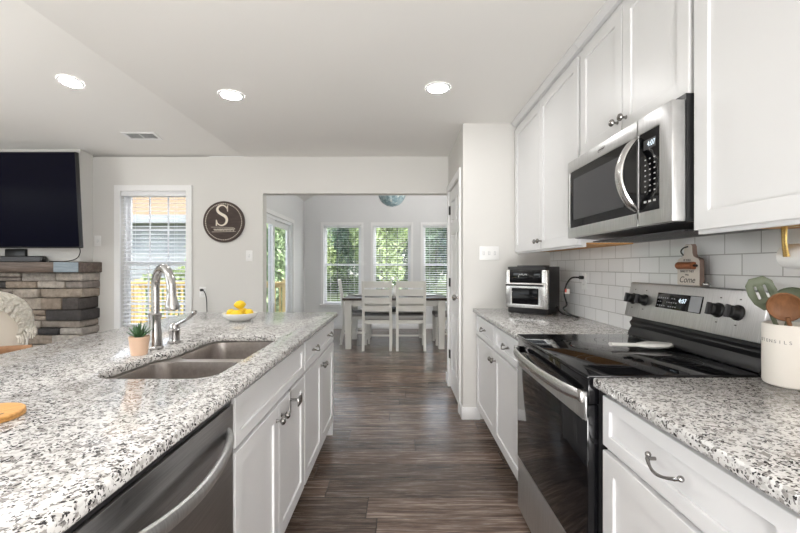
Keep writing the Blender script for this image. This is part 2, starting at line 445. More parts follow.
# far wall with window and the wide opening
WX0, WX1, WZ0, WZ1 = -3.0, -2.294, .38, 2.07
OX0, OZ = -1.475, 2.045
m = MB()
m.box(-6.1, WX0, YF, YF + .12, 0, H); m.box(WX1, OX0, YF, YF + .12, 0, H)
m.box(WX0, WX1, YF, YF + .12, 0, WZ0); m.box(WX0, WX1, YF, YF + .12, WZ1, H)
m.box(OX0, XP, YF, YF + .12, OZ, H); m.box(XP + .1, 2.46, YF, YF + .12, 0, H)
struct('wall_far', m, 'wall_paint')
m = MB(); m.prism([(XL - .12, H), (2.46, H), (2.46, 2.7), (.2, 3.9), (XL - .12, 2.7)], YF + .02, YF + .12, plane='xz'); struct('wall_gable_near', m, 'breakfast_paint')
# family room behind and left of the camera
m = MB(); m.box(-6.1, -6.0, -3.1, -1.6, 0, 3.7); m.box(-6.1, -6.0, 1.8, 4.42, 0, 3.7); m.box(-6.1, -6.0, -1.6, 1.8, 0, .5); m.box(-6.1, -6.0, -1.6, 1.8, 2.2, 3.7)
struct('wall_left', m, 'wall_paint')
m = MB()
m.box(-6.1, -5.8, -3.1, -3.0, 0, 3.7); m.box(-3.75, -1.6, -3.1, -3.0, 0, 3.7); m.box(-1.6, 1.37, -3.1, -3.0, 0, H + .1); m.box(-5.8, -3.75, -3.1, -3.0, 2.3, 3.7)
struct('wall_back', m, 'wall_paint')
# breakfast room
SY0, SY1, SZ = 5.25, 7.22, 2.04
m = MB(); m.box(XL - .12, XL, YF + .12, SY0, 0, 2.62); m.box(XL - .12, XL, SY1, YB + .12, 0, 2.62); m.box(XL - .12, XL, SY0, SY1, SZ, 2.62)
struct('wall_breakfast_left', m, 'breakfast_paint')
m = MB(); m.box(2.34, 2.46, YF + .12, YB + .12, 0, 2.62); struct('wall_breakfast_right', m, 'breakfast_paint')
BW = [-1.17, -.163, .845]; BWH = .375; BZ0, BZ1 = .50, 2.10
m = MB(); xs = [XL - .12] + [v for c in BW for v in (c - BWH, c + BWH)] + [2.46]
for i in range(0, len(xs), 2): m.box(xs[i], xs[i + 1], YB, YB + .12, 0, 2.62)
for c in BW:
    m.box(c - BWH, c + BWH, YB, YB + .12, 0, BZ0); m.box(c - BWH, c + BWH, YB, YB + .12, BZ1, 2.62)
m.prism([(XL - .12, 2.62), (2.46, 2.62), (.2, 3.9)], YB, YB + .12, plane='xz')
struct('wall_breakfast_end', m, 'breakfast_paint')
m = MB()
zc = 2.586; rz = zc + .2 * .55 + 1.94 * .55
m.prism([(XL - .12, zc - .066), (.2, rz), (.2, rz + .12), (XL - .12, zc + .06)], YF + .1, YB + .12, plane='xz')
m.prism([(.2, rz), (2.46, zc - .066), (2.46, zc + .06), (.2, rz + .12)], YF + .1, YB + .12, plane='xz')
struct('ceiling_breakfast', m, 'ceiling_paint')
# chimney breast above the fireplace
FX1, FY = -3.24, 4.06
m = MB(); m.box(-6.0, -3.30, 4.125, YF, 1.31, H + .03); struct('wall_chimney', m, 'wall_paint')

# trims
def baseb(name, boxes):
    m = MB()
    for b in boxes: m.box(*b, 0, .10, .004)
    struct(name, m, 'trim_paint')
baseb('baseboard_pantry', [(XP - .014, .66, YP - .014, YP), (XP - .014, XP, YP, DY0 - .07), (XP - .014, XP, DY1 + .07, YF + .12)])
baseb('baseboard_far', [(-3.17, OX0, YF - .014, YF)])
baseb('baseboard_breakfast_end', [(XL, 2.34, YB - .014, YB)])
baseb('baseboard_breakfast_left', [(XL, XL + .014, YF + .12, SY0 - .07), (XL, XL + .014, SY1 + .07, YB)])
def casing(name, plane, h0, h1, u0, u1, z0, z1, w=.07, sill=False, floor_=False):
    m = MB()
    out = [(u0 - w, z0 - (0 if floor_ else w)), (u1 + w, z0 - (0 if floor_ else w)), (u1 + w, z1 + w), (u0 - w, z1 + w)]
    if floor_:
        pts = [(u0 - w, 0), (u0, 0), (u0, z1), (u1, z1), (u1, 0), (u1 + w, 0), (u1 + w, z1 + w), (u0 - w, z1 + w)]
        m.prism(pts, h0, h1, plane=plane, bev=.003, seg=1)
    else:
        m.prism(out, h0, h1, [[(u0, z0), (u1, z0), (u1, z1), (u0, z1)]], plane=plane)
    if sill:
        m.box(u0 - w - .02, u1 + w + .02, h0 - .03, h1, z0 - .022, z0, .003)
    return struct(name, m, 'trim_paint')
casing('trim_1', 'xz', YF - .018, YF, WX0, WX1, WZ0, WZ1, .062)
for i, c in enumerate(BW):
    casing('trim_%d' % (i + 2), 'xz', YB - .018, YB, c - BWH, c + BWH, BZ0, BZ1, .052, sill=True)
casing('trim_5', 'yz', XP - .018, XP, DY0, DY1, 0, DZ, .065, floor_=True)
casing('trim_6', 'yz', XL, XL + .018, SY0, SY1, 0, SZ, .065, floor_=True)
# drywall corner returns of the wide opening stay plain

# windows: frame, sashes with muntins; one pane mesh each
def window(name, x0, x1, z0, z1, y, zm, grille=None):
    m = MB(); g_ = MB() if grille else m; f = .022
    m.prism([(x0, z0), (x1, z0), (x1, z1), (x0, z1)], y + .05, y + .115, [[(x0 + f, z0 + f), (x1 - f, z0 + f), (x1 - f, z1 - f), (x0 + f, z1 - f)]], plane='xz')
    for k, (a, b, yy) in enumerate(((zm - .015, z1 - f, y + .085), (z0 + f, zm + .02, y + .06))):
        s_ = .028
        m.prism([(x0 + f, a), (x1 - f, a), (x1 - f, b), (x0 + f, b)], yy, yy + .024, [[(x0 + f + s_, a + s_), (x1 - f - s_, a + s_), (x1 - f - s_, b - s_), (x0 + f + s_, b - s_)]], plane='xz')
        w = x1 - x0 - 2 * f - 2 * s_
        for q in (1, 2):
            xx = x0 + f + s_ + w * q / 3; g_.box(xx - .007, xx + .007, yy + .006, yy + .018, a + s_, b - s_)
        zz = (a + b) / 2; g_.box(x0 + f + s_, x1 - f - s_, yy + .0055, yy + .0175, zz - .007, zz + .007)
    o = struct(name, m, 'vinyl')
    if grille: g_.build('grille', grille, o)
    p = MB()
    p.box(x0 + f + .02, x1 - f - .02, y + .096, y + .100, zm + .01, z1 - f - .02)
    p.box(x0 + f + .02, x1 - f - .02, y + .071, y + .075, z0 + f + .02, zm - .005)
    p.build('pane', 'pane_glass', o)
    return o
window('window_1', WX0, WX1, WZ0, WZ1, YF, 1.30)
for i, c in enumerate(BW): window('window_%d' % (i + 2), c - BWH, c + BWH, BZ0, BZ1, YB, 1.29, 'grille_backlit_grey')

def blind(x0, x1, z0, z1, y, label, group, tilt, sp=.046, low=None):
    """white slatted blind hung inside the window recess"""
    T = Thing('window_blind', ((x0 + x1) / 2, y, z1), label, 'blind', group)
    m = MB(); m.box(x0 + .006, x1 - .006, y - .012, y + .036, z1 - (.055 if y < 5 else .035), z1 - .001, .006); T.part('headrail', m, 'blind_white')
    zb = z0 + .01 if low is None else low
    m = MB(); z = z1 - .085
    while z > zb + .05:
        m.box(-.5 * (x1 - x0) + .012, .5 * (x1 - x0) - .012, -.019, .019, -.0014, .0014, M=Matrix.Translation(((x0 + x1) / 2, y + .018, z)) @ Matrix.Rotation(tilt, 4, 'X')); z -= sp
    T.part('slats', m, 'blind_white', smooth=0)
    m = MB(); m.box(x0 + .012, x1 - .012, y, y + .036, zb, zb + .018, .004); T.part('bottom_rail', m, 'blind_white')
    m = MB()
    for fx in (.18, .82):
        for yy in (y - .003, y + .039):
            xx = x0 + (x1 - x0) * fx; m.cyl((xx, yy, zb + .015), (xx, yy, z1 - .05), .0012, seg=6)
    T.part('ladder_cord', m, 'blind_white')
    return T
GB = 'white slatted blinds in the window recesses'
blind(WX0, WX1, WZ0, WZ1, YF + .003, 'white slatted blind in the tall window beside the stone fireplace', GB, R(14), .042)
blind(BW[0] - BWH, BW[0] + BWH, BZ0, BZ1, YB + .003, 'white slatted blind in the breakfast window next to the glass sliding door', GB, R(2))
blind(BW[1] - BWH, BW[1] + BWH, BZ0, BZ1, YB + .003, 'white slatted blind in the middle breakfast window, below the round pendant', GB, R(8))
blind(BW[2] - BWH, BW[2] + BWH, BZ0, BZ1, YB + .003, 'white slatted blind in the breakfast window partly hidden by the pantry wall', GB, R(10))

# pantry door (door_1): six panels, hinges, knob
m = MB(); x = XP + .012
m.box(x + .006, x + .04, DY0 + .004, DY1 - .004, .012, DZ - .004)
yc = (DY0 + DY1) / 2
cuts = [(DY0 + .10, yc - .05), (yc + .05, DY1 - .10)]
rows = [(.22, .80), (.98, 1.58), (1.70, 1.92)]
holes = [[(a, z0), (b, z0), (b, z1), (a, z1)] for a, b in cuts for z0, z1 in rows]
m.prism([(DY0 + .004, .012), (DY1 - .004, .012), (DY1 - .004, DZ - .004), (DY0 + .004, DZ - .004)], x - .004, x + .006, holes, plane='yz')
for a, b in cuts:
    for z0, z1 in rows: m.box(x - .002, x + .008, a + .03, b - .03, z0 + .03, z1 - .03, .004)
d1 = struct('door_1', m, 'trim_paint')
for z in (.30, 1.05, 1.80):
    m = MB(); m.box(x - .012, x - .004, DY1 - .03, DY1 - .002, z, z + .09, .002); m.cyl((x - .014, DY1 - .004, z), (x - .014, DY1 - .004, z + .09), .007, seg=10)
    m.build('hinge', 'black_metal', d1)
m = MB(); ky, kz = DY0 + .065, .985
m.lathe([(.028, 0), (.03, .004), (.012, .012), (.010, .03), (.022, .036), (.027, .048), (.024, .06), (.012, .068), (.001, .069)], (x - .004, ky, kz), (-1, 0, 0), 20)
m.build('door_knob', 'dark_nickel', d1)

# sliding glass door (door_2)
m = MB(); f = .05; xo = XL - .11
m.prism([(SY0, 0), (SY1, 0), (SY1, SZ), (SY0, SZ)], xo, XL - .005, [[(SY0 + f, .03), (SY1 - f, .03), (SY1 - f, SZ - f), (SY0 + f, SZ - f)]], plane='yz')
ymid = (SY0 + SY1) / 2 - .08
d2 = struct('door_2', m, 'vinyl')
for a, b, xx in ((SY0 + f, ymid + .09, xo + .06), (ymid, SY1 - f, xo + .02)):
    m = MB(); s_ = .085
    m.prism([(a, .03), (b, .03), (b, SZ - f), (a, SZ - f)], xx, xx + .035, [[(a + s_, .03 + s_), (b - s_, .03 + s_), (b - s_, SZ - f - s_), (a + s_, SZ - f - s_)]], plane='yz')
    lf = m.build('sliding_panel', 'vinyl', d2)
    p = MB(); p.box(xx + .014, xx + .02, a + s_ - .005, b - s_ + .005, .03 + s_ - .005, SZ - f - s_ + .005); p.build('pane', 'pane_glass', lf)
m = MB(); m.tube([(xo + .07, SY1 - .10, .88), (xo + .11, SY1 - .10, .90), (xo + .11, SY1 - .10, 1.10), (xo + .07, SY1 - .10, 1.12)], .009, smooth=4); m.build('door_handle', 'vinyl', d2)

# ================================================================== OUTSIDE
GZ = -.75
m = MB(); m.box(-70, 70, 8.3, 90, GZ - .2, GZ); m.box(-70, -6.3, -8, 8.3, GZ - .2, GZ); struct('ground_lawn', m, 'grass')
m = MB(); m.box(-7.5, XL - .13, YF + .14, 8.8, -.12, -.03)
for i in range(4):
    m.box(-7.4 + i * 1.7, -7.3 + i * 1.7, 8.6, 8.7, GZ, -.12)
struct('floor_deck', m, 'deck_wood')
T = Thing('deck_railing', (-4.5, 8.7, -.03), 'yellow pine deck railing outside the glass sliding door', 'railing')
for xx in (-7.3, -5.7, -4.1, -2.5):
    m = MB(); m.box(xx - .05, xx + .05, 8.65, 8.75, -.03, .98, .004); T.part('post', m, 'deck_wood')
m = MB(); m.box(-7.35, -2.45, 8.63, 8.77, .885, .925, .004); m.box(-7.3, -2.5, 8.68, 8.72, .80, .884); T.part('top_rail', m, 'deck_wood')
m = MB(); m.box(-7.3, -2.5, 8.68, 8.72, .06, .14); T.part('bottom_rail', m, 'deck_wood')
m = MB()
for i in range(40):
    xx = -7.2 + i * .118
    if xx < -2.55: m.box(xx - .018, xx + .018, 8.64, 8.68, .03, .86)
T.part('balusters', m, 'deck_wood').__setitem__('kind', 'stuff')

T = Thing('house', (-13.0, 17.5, GZ), 'white sided house with a tan roof beyond the deck', 'house')
m = MB(); m.box(-18, -7.5, 15.0, 20.0, GZ, 3.0)
for i in range(20): m.box(-18.02, -7.48, 14.97, 15.0, GZ + .1 + i * .18, GZ + .27 + i * .18)
T.part('siding', m, 'siding', smooth=0)
m = MB(); m.prism([(14.3, 2.95), (14.3, 3.12), (17.5, 5.6), (20.7, 3.12), (20.7, 2.95)], -18.5, -7.0, plane='yz'); T.part('roof', m, 'roof_tan')
m = MB(); m.box(-18.4, -7.1, 14.28, 14.34, 2.85, 3.1); T.part('fascia', m, 'siding')

def leaves_bm(m, n, rad, sz, rng, cz=0.0, blobs=9, flat=.8):
    bl = []
    for _ in range(blobs):
        u = Vector((rng.uniform(-1, 1), rng.uniform(-1, 1), rng.uniform(-1, 1)))
        bl.append((Vector((u.x * rad[0] * .6, u.y * rad[1] * .6, cz + u.z * rad[2] * .68)), rng.uniform(.35, .55)))
    for i in range(n):
        c, q = bl[i % blobs]
        d = Vector((rng.gauss(0, 1), rng.gauss(0, 1), rng.gauss(0, 1))).normalized() * (rng.random() ** .4)
        p = c + Vector((d.x * rad[0], d.y * rad[1], d.z * rad[2])) * q
        p.z = abs(p.z) + .06
        a = Vector((rng.gauss(0, 1), rng.gauss(0, 1), rng.gauss(0, .6))).normalized(); b = a.orthogonal().normalized()
        b.rotate(Matrix.Rotation(rng.uniform(0, 6.28), 3, a)); c2 = a.cross(b); s_ = sz * rng.uniform(.6, 1.3)
        vs = [m.bm.verts.new(p + w) for w in (b * s_, (b * .2 + c2 * .42) * s_, -b * s_ * .75, (b * .2 - c2 * .42) * s_)]
        f = m.bm.faces.new(vs); f.material_index = m.mi
def tree_proto(leaf, hgt, rad, n, sz, seed, loc, label, trunk_r=.16, blobs=11):
    rng = random.Random(seed)
    T = Thing('tree', loc, label, 'tree', 'trees beyond the lawn', local=True)
    m = MB(); m.tube([(0, 0, -.1), (.1, .05, hgt * .35), (-.05, .1, hgt * .6), (0, 0, hgt * .9)], [trunk_r, trunk_r * .75, trunk_r * .5, .03], 8, smooth=3)
    for k in range(6):
        a = rng.uniform(0, 6.28); z = hgt * rng.uniform(.3, .7)
        m.tube([(0, 0, z), (math.cos(a) * rad[0] * .35, math.sin(a) * rad[1] * .35, z + hgt * .12), (math.cos(a) * rad[0] * .7, math.sin(a) * rad[1] * .7, z + hgt * .16)], [trunk_r * .4, trunk_r * .25, .02], 6, smooth=2)
    T.part('trunk', m, 'bark')
    m = MB(); leaves_bm(m, n, rad, sz, rng, hgt * .455, blobs); T.part('crown', m, leaf, smooth=0).__setitem__('kind', 'stuff')
    return T.o
protos = [
    tree_proto('leaf_green', 11, (3.8, 3.4, 5.2), 14500, .19, 1, (-6.6, 26, GZ), ''),
    tree_proto('leaf_dark', 13, (4.2, 3.6, 6.2), 15500, .20, 2, (-2.6, 30, GZ), ''),
    tree_proto('leaf_light', 6.4, (1.5, 1.5, 2.7), 7000, .12, 3, (-1.1, 19, GZ), '', .09),
    tree_proto('leaf_blue', 12, (3.4, 3.2, 5.8), 14500, .19, 4, (1.8, 27, GZ), ''),
]
P_LAB = {0: 'broad mid green tree', 1: 'tall dark green tree', 2: 'small pale green tree', 3: 'bluish green tree'}
spots = [  # proto, x, y, scale, rotation, label
    (0, -7.9, 26, .95, 0, 'broad mid green tree seen through the breakfast window by the sliding door'),
    (1, -1.6, 34.5, 1.0, 1, 'tall dark green tree rising farthest back in the middle breakfast window'),
    (2, -.75, 18.5, 1.0, 2, 'small pale green tree seen through the middle breakfast window'),
    (3, 5.6, 26, .95, 0, 'bluish green tree seen through the breakfast window by the pantry wall'),
    (1, 12.2, 31, 1.0, 3, None), (0, 6.2, 38.5, 1.15, 2, None),
    (2, -4.6, 21.5, .9, 4, 'small pale green tree seen low in the window by the sliding door'),
    (1, -4.9, 17.2, .5, 1, 'dark green tree seen through the glass of the far sliding panel'),
    (0, -4.6, 12.6, .5, 5, 'mid green tree standing just past the end post of the deck railing'),
    (1, -11.5, 34, 1.1, 4, None), (3, -6.0, 42, 1.2, 1, None), (0, 3.5, 50, 1.3, 1, None), (1, -17.5, 42, 1.2, 5, None),
    (0, -22, 27, 1.1, 5, None), (1, 15.5, 52, 1.3, 2, None), (0, -8.5, 54.5, 1.3, 1, None), (1, -.9, 25.4, .78, 2, 'dark green tree seen right behind the small pale tree in the middle window')]
used = set()
for (pi, x, y, sc, rt, lab) in spots:
    if pi not in used: o = protos[pi]; used.add(pi)
    else: o = copy_thing(protos[pi])
    o.location = (x, y, GZ); o.scale = (sc,) * 3; o.rotation_euler = (0, 0, rt)
    o['label'] = lab or P_LAB[pi] + ' standing among the other trees behind the lawn'
# a row of shrubs before the white house, seen in the family room window
m = MB(); rng = random.Random(9); leaves_bm(m, 2600, (1.1, .7, 1.1), .10, rng, 1.0, 8)
sh = single('shrub', m, 'leaf_light', 'leafy shrub in front of the white sided house', 'shrub', 'shrubs before the white house', smooth=0)
for i in range(4):
    o = sh if i == 0 else copy_thing(sh)
    o.location = (-14.4 + i * 2.15, 13.4, GZ); o.rotation_euler = (0, 0, i * 1.3); o.scale = (1, 1, 1 + .08 * (i % 3))

m = MB(); rng = random.Random(31); leaves_bm(m, 4200, (3.0, .55, 1.7), .17, rng, 1.25, 16)
bu = single('bush', m, 'leaf_green', '', 'bush', 'bushes along the far edge of the lawn', smooth=0)
for i, lab in enumerate(('low spreading green bush beyond the lawn, behind the broad tree', 'low spreading green bush beyond the lawn, seen in the window beside the sliding door', 'low spreading green bush beyond the lawn, seen behind the chair backs in the middle window')):
    o = bu if i == 0 else copy_thing(bu)
    o['label'] = lab; o.location = (-11.5 + i * 5.7, 29.75, GZ); o.scale = (1, 1, 1 - .06 * i)
# ================================================================== CABINETS
def shaker(m, x, d, y0, y1, z0, z1, t=.02, fr=.057, rec=.009):
    """framed front with a sunk panel; x is the back plane, it comes out t towards d"""
    xf = x + d * t
    a, b = (x, xf) if d > 0 else (xf, x)
    m.prism([(y0, z0), (y1, z0), (y1, z1), (y0, z1)], a, b, [[(y0 + fr, z0 + fr), (y1 - fr, z0 + fr), (y1 - fr, z1 - fr), (y0 + fr, z1 - fr)]], plane='yz', bev=.0015, seg=1)
    p0, p1 = sorted((x + d * .003, xf - d * rec))
    m.box(p0, p1, y0 + fr - .004, y1 - fr + .004, z0 + fr - .004, z1 - fr + .004)
def knob_mb(x, y, z, d):
    m = MB(); m.lathe([(.008, 0), (.008, .002), (.0055, .004), (.005, .014), (.009, .018), (.0145, .022), (.016, .027), (.0135, .033), (.006, .037), (.0005, .038)], (x, y, z), (d, 0, 0), 16); return m
def pull_mb(x, y, z, d, w=.096):
    m = MB(); h = w / 2
    m.tube([(x + d * .012, y - h * 1.18, z + .006), (x + d * .020, y - h, z + .001), (x + d * .028, y - h * .5, z - .008), (x + d * .032, y, z - .011), (x + d * .028, y + h * .5, z - .008), (x + d * .020, y + h, z + .001), (x + d * .012, y + h * 1.18, z + .006)],
           [.0036, .0045, .0034, .0043, .0034, .0045, .0036], 8, smooth=4)
    for s_ in (-1, 1):
        m.cyl((x, y + s_ * h, z), (x + d * .021, y + s_ * h, z), .0045, seg=10)
        m.lathe([(.001, -.007), (.006, -.004), (.0075, 0), (.006, .004), (.001, .007)], (x + d * .012, y + s_ * h * 1.2, z + .006), (0, 1, 0), 10)
    return m
def base_cabinet(y0, y1, xf, d, depth, label, group, drawers, doors, pulls=1, knob_near=False, false_front=False, ztop=.884):
    """xf: face-frame plane; fronts come out 20 mm towards d"""
    xb = xf - d * depth; a, b = sorted((xf, xb))
    T = Thing('base_cabinet', ((a + b) / 2, (y0 + y1) / 2, 0), label, 'cabinet', group)
    m = MB()
    if false_front:                                   # open on top for the sink bowls
        m.box(a, b, y0, y1, .10, .12); m.box(a, b, y0, y0 + .018, .12, ztop); m.box(a, b, y1 - .018, y1, .12, ztop)
        p0, p1 = sorted((xf, xf - d * .02)); m.box(p0, p1, y0 + .018, y1 - .018, .12, ztop); p0, p1 = sorted((xb, xb + d * .012)); m.box(p0, p1, y0 + .018, y1 - .018, .12, ztop)
    else: m.box(a, b, y0, y1, .10, ztop)
    k0, k1 = sorted((xf - d * .075, xb)); m.box(k0, k1, y0 + .001, y1 - .001, 0, .10)
    T.part('body', m, 'cabinet_paint')
    zd = .872; zsplit = .700
    n = drawers
    if n:
        w = (y1 - y0) / n
        for i in range(n):
            m = MB(); ya, yb = y0 + i * w + .008, y0 + (i + 1) * w - .008
            shaker(m, xf, d, ya, yb, zsplit + .012, zd - .008, fr=.038)
            dr = T.part('drawer', m, 'cabinet_paint')
            if not false_front:
                for q in range(pulls):
                    yy = ya + (yb - ya) * (q + .5) / pulls if pulls == 1 else ya + (yb - ya) * (.24 + .52 * q)
                    T.part('pull', pull_mb(xf + d * .02, yy, (zsplit + zd) / 2 + .004, d), 'dark_nickel', dr)
    ztd = zsplit - .004 if n else zd - .008
    w = (y1 - y0) / doors
    for i in range(doors):
        m = MB(); ya, yb = y0 + i * w + (.008 if i == 0 else .002), y0 + (i + 1) * w - (.008 if i == doors - 1 else .002)
        shaker(m, xf, d, ya, yb, .118, ztd)
        dr = T.part('door', m, 'cabinet_paint')
        ky = yb - .03 if i % 2 == 0 and not knob_near else ya + .03
        T.part('knob', knob_mb(xf + d * .02, ky, ztd - .055, d), 'dark_nickel', dr)
    return T
IX = -.515                       # island face-frame plane (fronts reach -.495)
RX = .645                        # right run face-frame plane (fronts reach .625)
base_cabinet(0.02, .575, IX, 1, .60, 'white island base cabinet at the camera end, before the dishwasher', None, 1, 1)
base_cabinet(1.195, 2.075, IX, 1, .60, 'white island sink cabinet with a wide blank drawer front over two doors', None, 1, 2, false_front=True)
base_cabinet(2.08, 2.985, IX, 1, .60, 'white island cabinet at the dining end with two pulls on its drawer', None, 1, 2, pulls=2)
m = MB(); m.box(-1.14, IX - .6008, .02, 2.985, 0, .884, .002); m.box(-1.14, IX + .012, 2.9858, 3.0, 0.0, .884, .001)
for i in range(6):
    ya = .04 + i * .492
    m.box(-1.152, -1.139, ya, ya + .07, .02, .87)
m.box(-1.152, -1.139, .04, 2.97, .02, .11); m.box(-1.152, -1.139, .04, 2.97, .80, .87)
single('island_cladding', m, 'cabinet_paint', 'white panelled back and end of the island beneath the granite overhang', 'panel')
base_cabinet(2.02, 3.285, RX, -1, .595, 'white base cabinet with two drawers between range and pantry wall', None, 2, 2)
base_cabinet(.62, 1.242, RX, -1, .595, 'white single drawer base cabinet just beside the oven door', None, 1, 1, knob_near=True)
base_cabinet(-.02, .612, RX, -1, .595, 'white base cabinet at the camera end of the range wall', None, 1, 1)

def wall_cabinet(y0, y1, z0, z1, label, doors=2, xf=.96, knobs=True):
    T = Thing('wall_cabinet', ((xf + XW) / 2, (y0 + y1) / 2, z0), label, 'cabinet')
    m = MB(); m.box(xf, XW - .009, y0 + .001, y1 - .001, z0 + .012, 2.405); T.part('body', m, 'cabinet_paint')
    m = MB(); m.box(xf + .03, XW - .012, y0 + .02, y1 - .02, z0 + .004, z0 + .0118); T.part('underside', m, 'raw_ply', label='bare brown wood underside')
    m = MB(); m.prism([(xf - .022, 2.405), (XW - .009, 2.405), (XW - .009, H - .001), (xf - .045, H - .001), (xf - .045, H - .012)], y0 + .001, y1 - .001, plane='xz'); T.part('crown_trim', m, 'cabinet_paint')
    w = (y1 - y0) / doors
    for i in range(doors):
        m = MB(); e_ = .014 if doors == 2 else .006
        ya, yb = y0 + i * w + (e_ if i == 0 else .003), y0 + (i + 1) * w - (e_ if i == doors - 1 else .003)
        shaker(m, xf, -1, ya, yb, z0, 2.372)
        dr = T.part('door', m, 'cabinet_paint')
        ky = yb - .03 if i % 2 == 0 else ya + .03
        if doors == 1: ky = ya + .03
        T.part('knob', knob_mb(xf - .02, ky, z0 + .055, -1), 'dark_nickel', dr)
    # light rail / stile ends
    m = MB(); m.box(xf - .001, xf + .02, y0 + .001, y1 - .001, z0 - .012, z0 + .012); T.part('bottom_rail', m, 'cabinet_paint')
    return T
wall_cabinet(2.103, 3.285, 1.375, 2.37, 'white two door wall cabinet over the countertop oven, by the pantry wall')
wall_cabinet(1.288, 2.101, 1.825, 2.37, 'white two door short wall cabinet on top of the microwave')
wall_cabinet(.30, 1.286, 1.375, 2.37, 'white wall cabinet over the utensil crock, its door beside the microwave', doors=1)
wall_cabinet(-.42, .295, 1.375, 2.37, 'white wall cabinet at the camera end of the upper row', doors=1)

# ================================================================== WORKTOPS, SINK, FAUCET
hole = [(-.615, 1.235)]
def arc(cx, cy, r, a0, a1, n=6): return [(cx + r * math.cos(R(a0 + (a1 - a0) * k / n)), cy + r * math.sin(R(a0 + (a1 - a0) * k / n))) for k in range(n + 1)]
hole = arc(-.655, 1.305, .07, -90, 0) + arc(-.655, 1.93, .07, 0, 90) + arc(-.85, 1.92, .08, 90, 180) + [(-.925, 1.66), (-.932, 1.62), (-.965, 1.57)] + arc(-.885, 1.325, .09, 180, 270)
m = MB(); ISL = rrect(-1.58, -.47, 0.0, 3.03, .02, 3)
m.prism(ISL, .885, .915, [hole], bev=.007, seg=2)
single('island_worktop', m, 'granite', 'speckled white granite island top with a sink cut-out', 'countertop', smooth=50)
m = MB(); m.prism([(.60, 2.012), (1.241, 2.012), (1.241, 3.299), (.60, 3.299)], .885, .915, bev=.006)
single('worktop', m, 'granite', 'speckled granite countertop under the countertop oven', 'countertop', smooth=50)
m = MB(); m.prism([(.60, -.05), (1.241, -.05), (1.241, 1.247), (.60, 1.247)], .885, .915, bev=.006)
single('worktop', m, 'granite', 'speckled granite countertop under the utensil crock', 'countertop', smooth=50)

def off(poly, cx, cy, s): return [(cx + (x - cx) * s, cy + (y - cy) * s) for x, y in poly]
T = Thing('sink', (-.77, 1.6, .70), 'double bowl stainless sink set under the island granite', 'sink')
b1 = rrect(-.955, -.60, 1.255, 1.575, .06); b2 = rrect(-.915, -.60, 1.625, 1.985, .06)
m = MB(); m.prism(rrect(-.99, -.565, 1.215, 2.02, .07), .876, .8835, [b1, b2]); T.part('flange', m, 'sink_steel')
for nm, bb in (('bowl', b1), ('bowl', b2)):
    m = MB(); cx = sum(p[0] for p in bb) / len(bb); cy = sum(p[1] for p in bb) / len(bb)
    R_ = []
    for s_, z in ((1.0, .883), (.985, .84), (.97, .72), (.95, .695), (.90, .682), (.3, .676)):
        R_.append([(x, y, z) for x, y in off(bb, cx, cy, s_)])
    m.loops(R_, True, False, True); bo = T.part(nm, m, 'sink_steel', smooth=60)
    m = MB(); m.lathe([(.042, 0), (.045, .003), (.038, .004), (.03, -.001), (.001, -.001)], (cx, cy, .6768), seg=20); T.part('drain', m, 'chrome', bo)

FX, FYY = -1.025, 1.675
T = Thing('faucet', (FX, FYY, .915), 'brushed nickel gooseneck faucet standing behind the sink', 'faucet')
m = MB(); m.lathe([(.031, 0), (.032, .008), (.027, .014), (.0265, .03), (.025, .06), (.021, .10), (.0215, .125), (.0245, .140), (.025, .146), (.020, .150)], (FX, FYY, .9151), seg=28); T.part('column', m, 'steel_vertical' if False else 'chrome')
sd = Vector((.72, -.62)).normalized()
pts = []
rad = .088
for a in range(180, -1, -15):
    pts.append((FX + sd.x * (rad + rad * math.cos(R(a))), FYY + sd.y * (rad + rad * math.cos(R(a))), 1.166 + rad * math.sin(R(a))))
pts = [(FX, FYY, 1.055), (FX, FYY, 1.11)] + pts
m = MB(); m.tube(pts, .0165, 14, smooth=3); T.part('spout', m, 'chrome', smooth=60)
e = Vector(pts[-1]); dn = (Vector(pts[-1]) - Vector(pts[-2])).normalized()
m = MB(); m.lathe([(.0172, -.012), (.018, -.002), (.0165, .006), (.0165, .02), (.0195, .036), (.0245, .058), (.0255, .070), (.024, .075), (.018, .077)], e, tuple(dn), 24); T.part('spray_head', m, 'chrome')
HX, HY = -1.015, 1.80
m = MB(); m.lathe([(.028, 0), (.029, .007), (.023, .012), (.021, .03), (.024, .05), (.025, .060), (.021, .066), (.0215, .074), (.018, .086), (.008, .092), (.001, .093)], (HX, HY, .9151), seg=24); hc = T.part('handle_base', m, 'chrome')
m = MB(); m.tube([(HX, HY, .992), (HX + .03, HY - .01, 1.008), (HX + .075, HY - .03, 1.030), (HX + .115, HY - .05, 1.058), (HX + .125, HY - .055, 1.062)], [.010, .008, .0075, .010, .006], 10, smooth=4); T.part('lever', m, 'chrome', hc)

# ================================================================== DISHWASHER
T = Thing('dishwasher', (-.8, .885, 0), 'stainless dishwasher with a bowed bar handle built into the island', 'dishwasher')
m = MB(); m.box(-1.10, -.53, .585, 1.185, .02, .872); T.part('tub', m, 'black_plastic')
m = MB(); m.box(-.53, -.492, .588, 1.182, .115, .855, .004); T.part('door', m, 'dishwasher_steel')
m = MB(); m.box(-.53, -.498, .588, 1.182, .857, .874, .001); T.part('control_strip', m, 'black_plastic')
m = MB(); m.box(-.60, -.55, .59, 1.18, 0, .10); T.part('toe_kick', m, 'black_plastic')
m = MB(); P_ = []
for k in range(13):
    u = k / 12; P_.append((-.494 + .055 * math.sin(PI * u) ** .6, .620 + .53 * u, .785 - .022 * math.sin(PI * u)))
m.tube(P_, [.010] + [.0135] * 11 + [.010], 12, smooth=2, flat=(.8, 1.35)); T.part('handle', m, 'steel_panel')

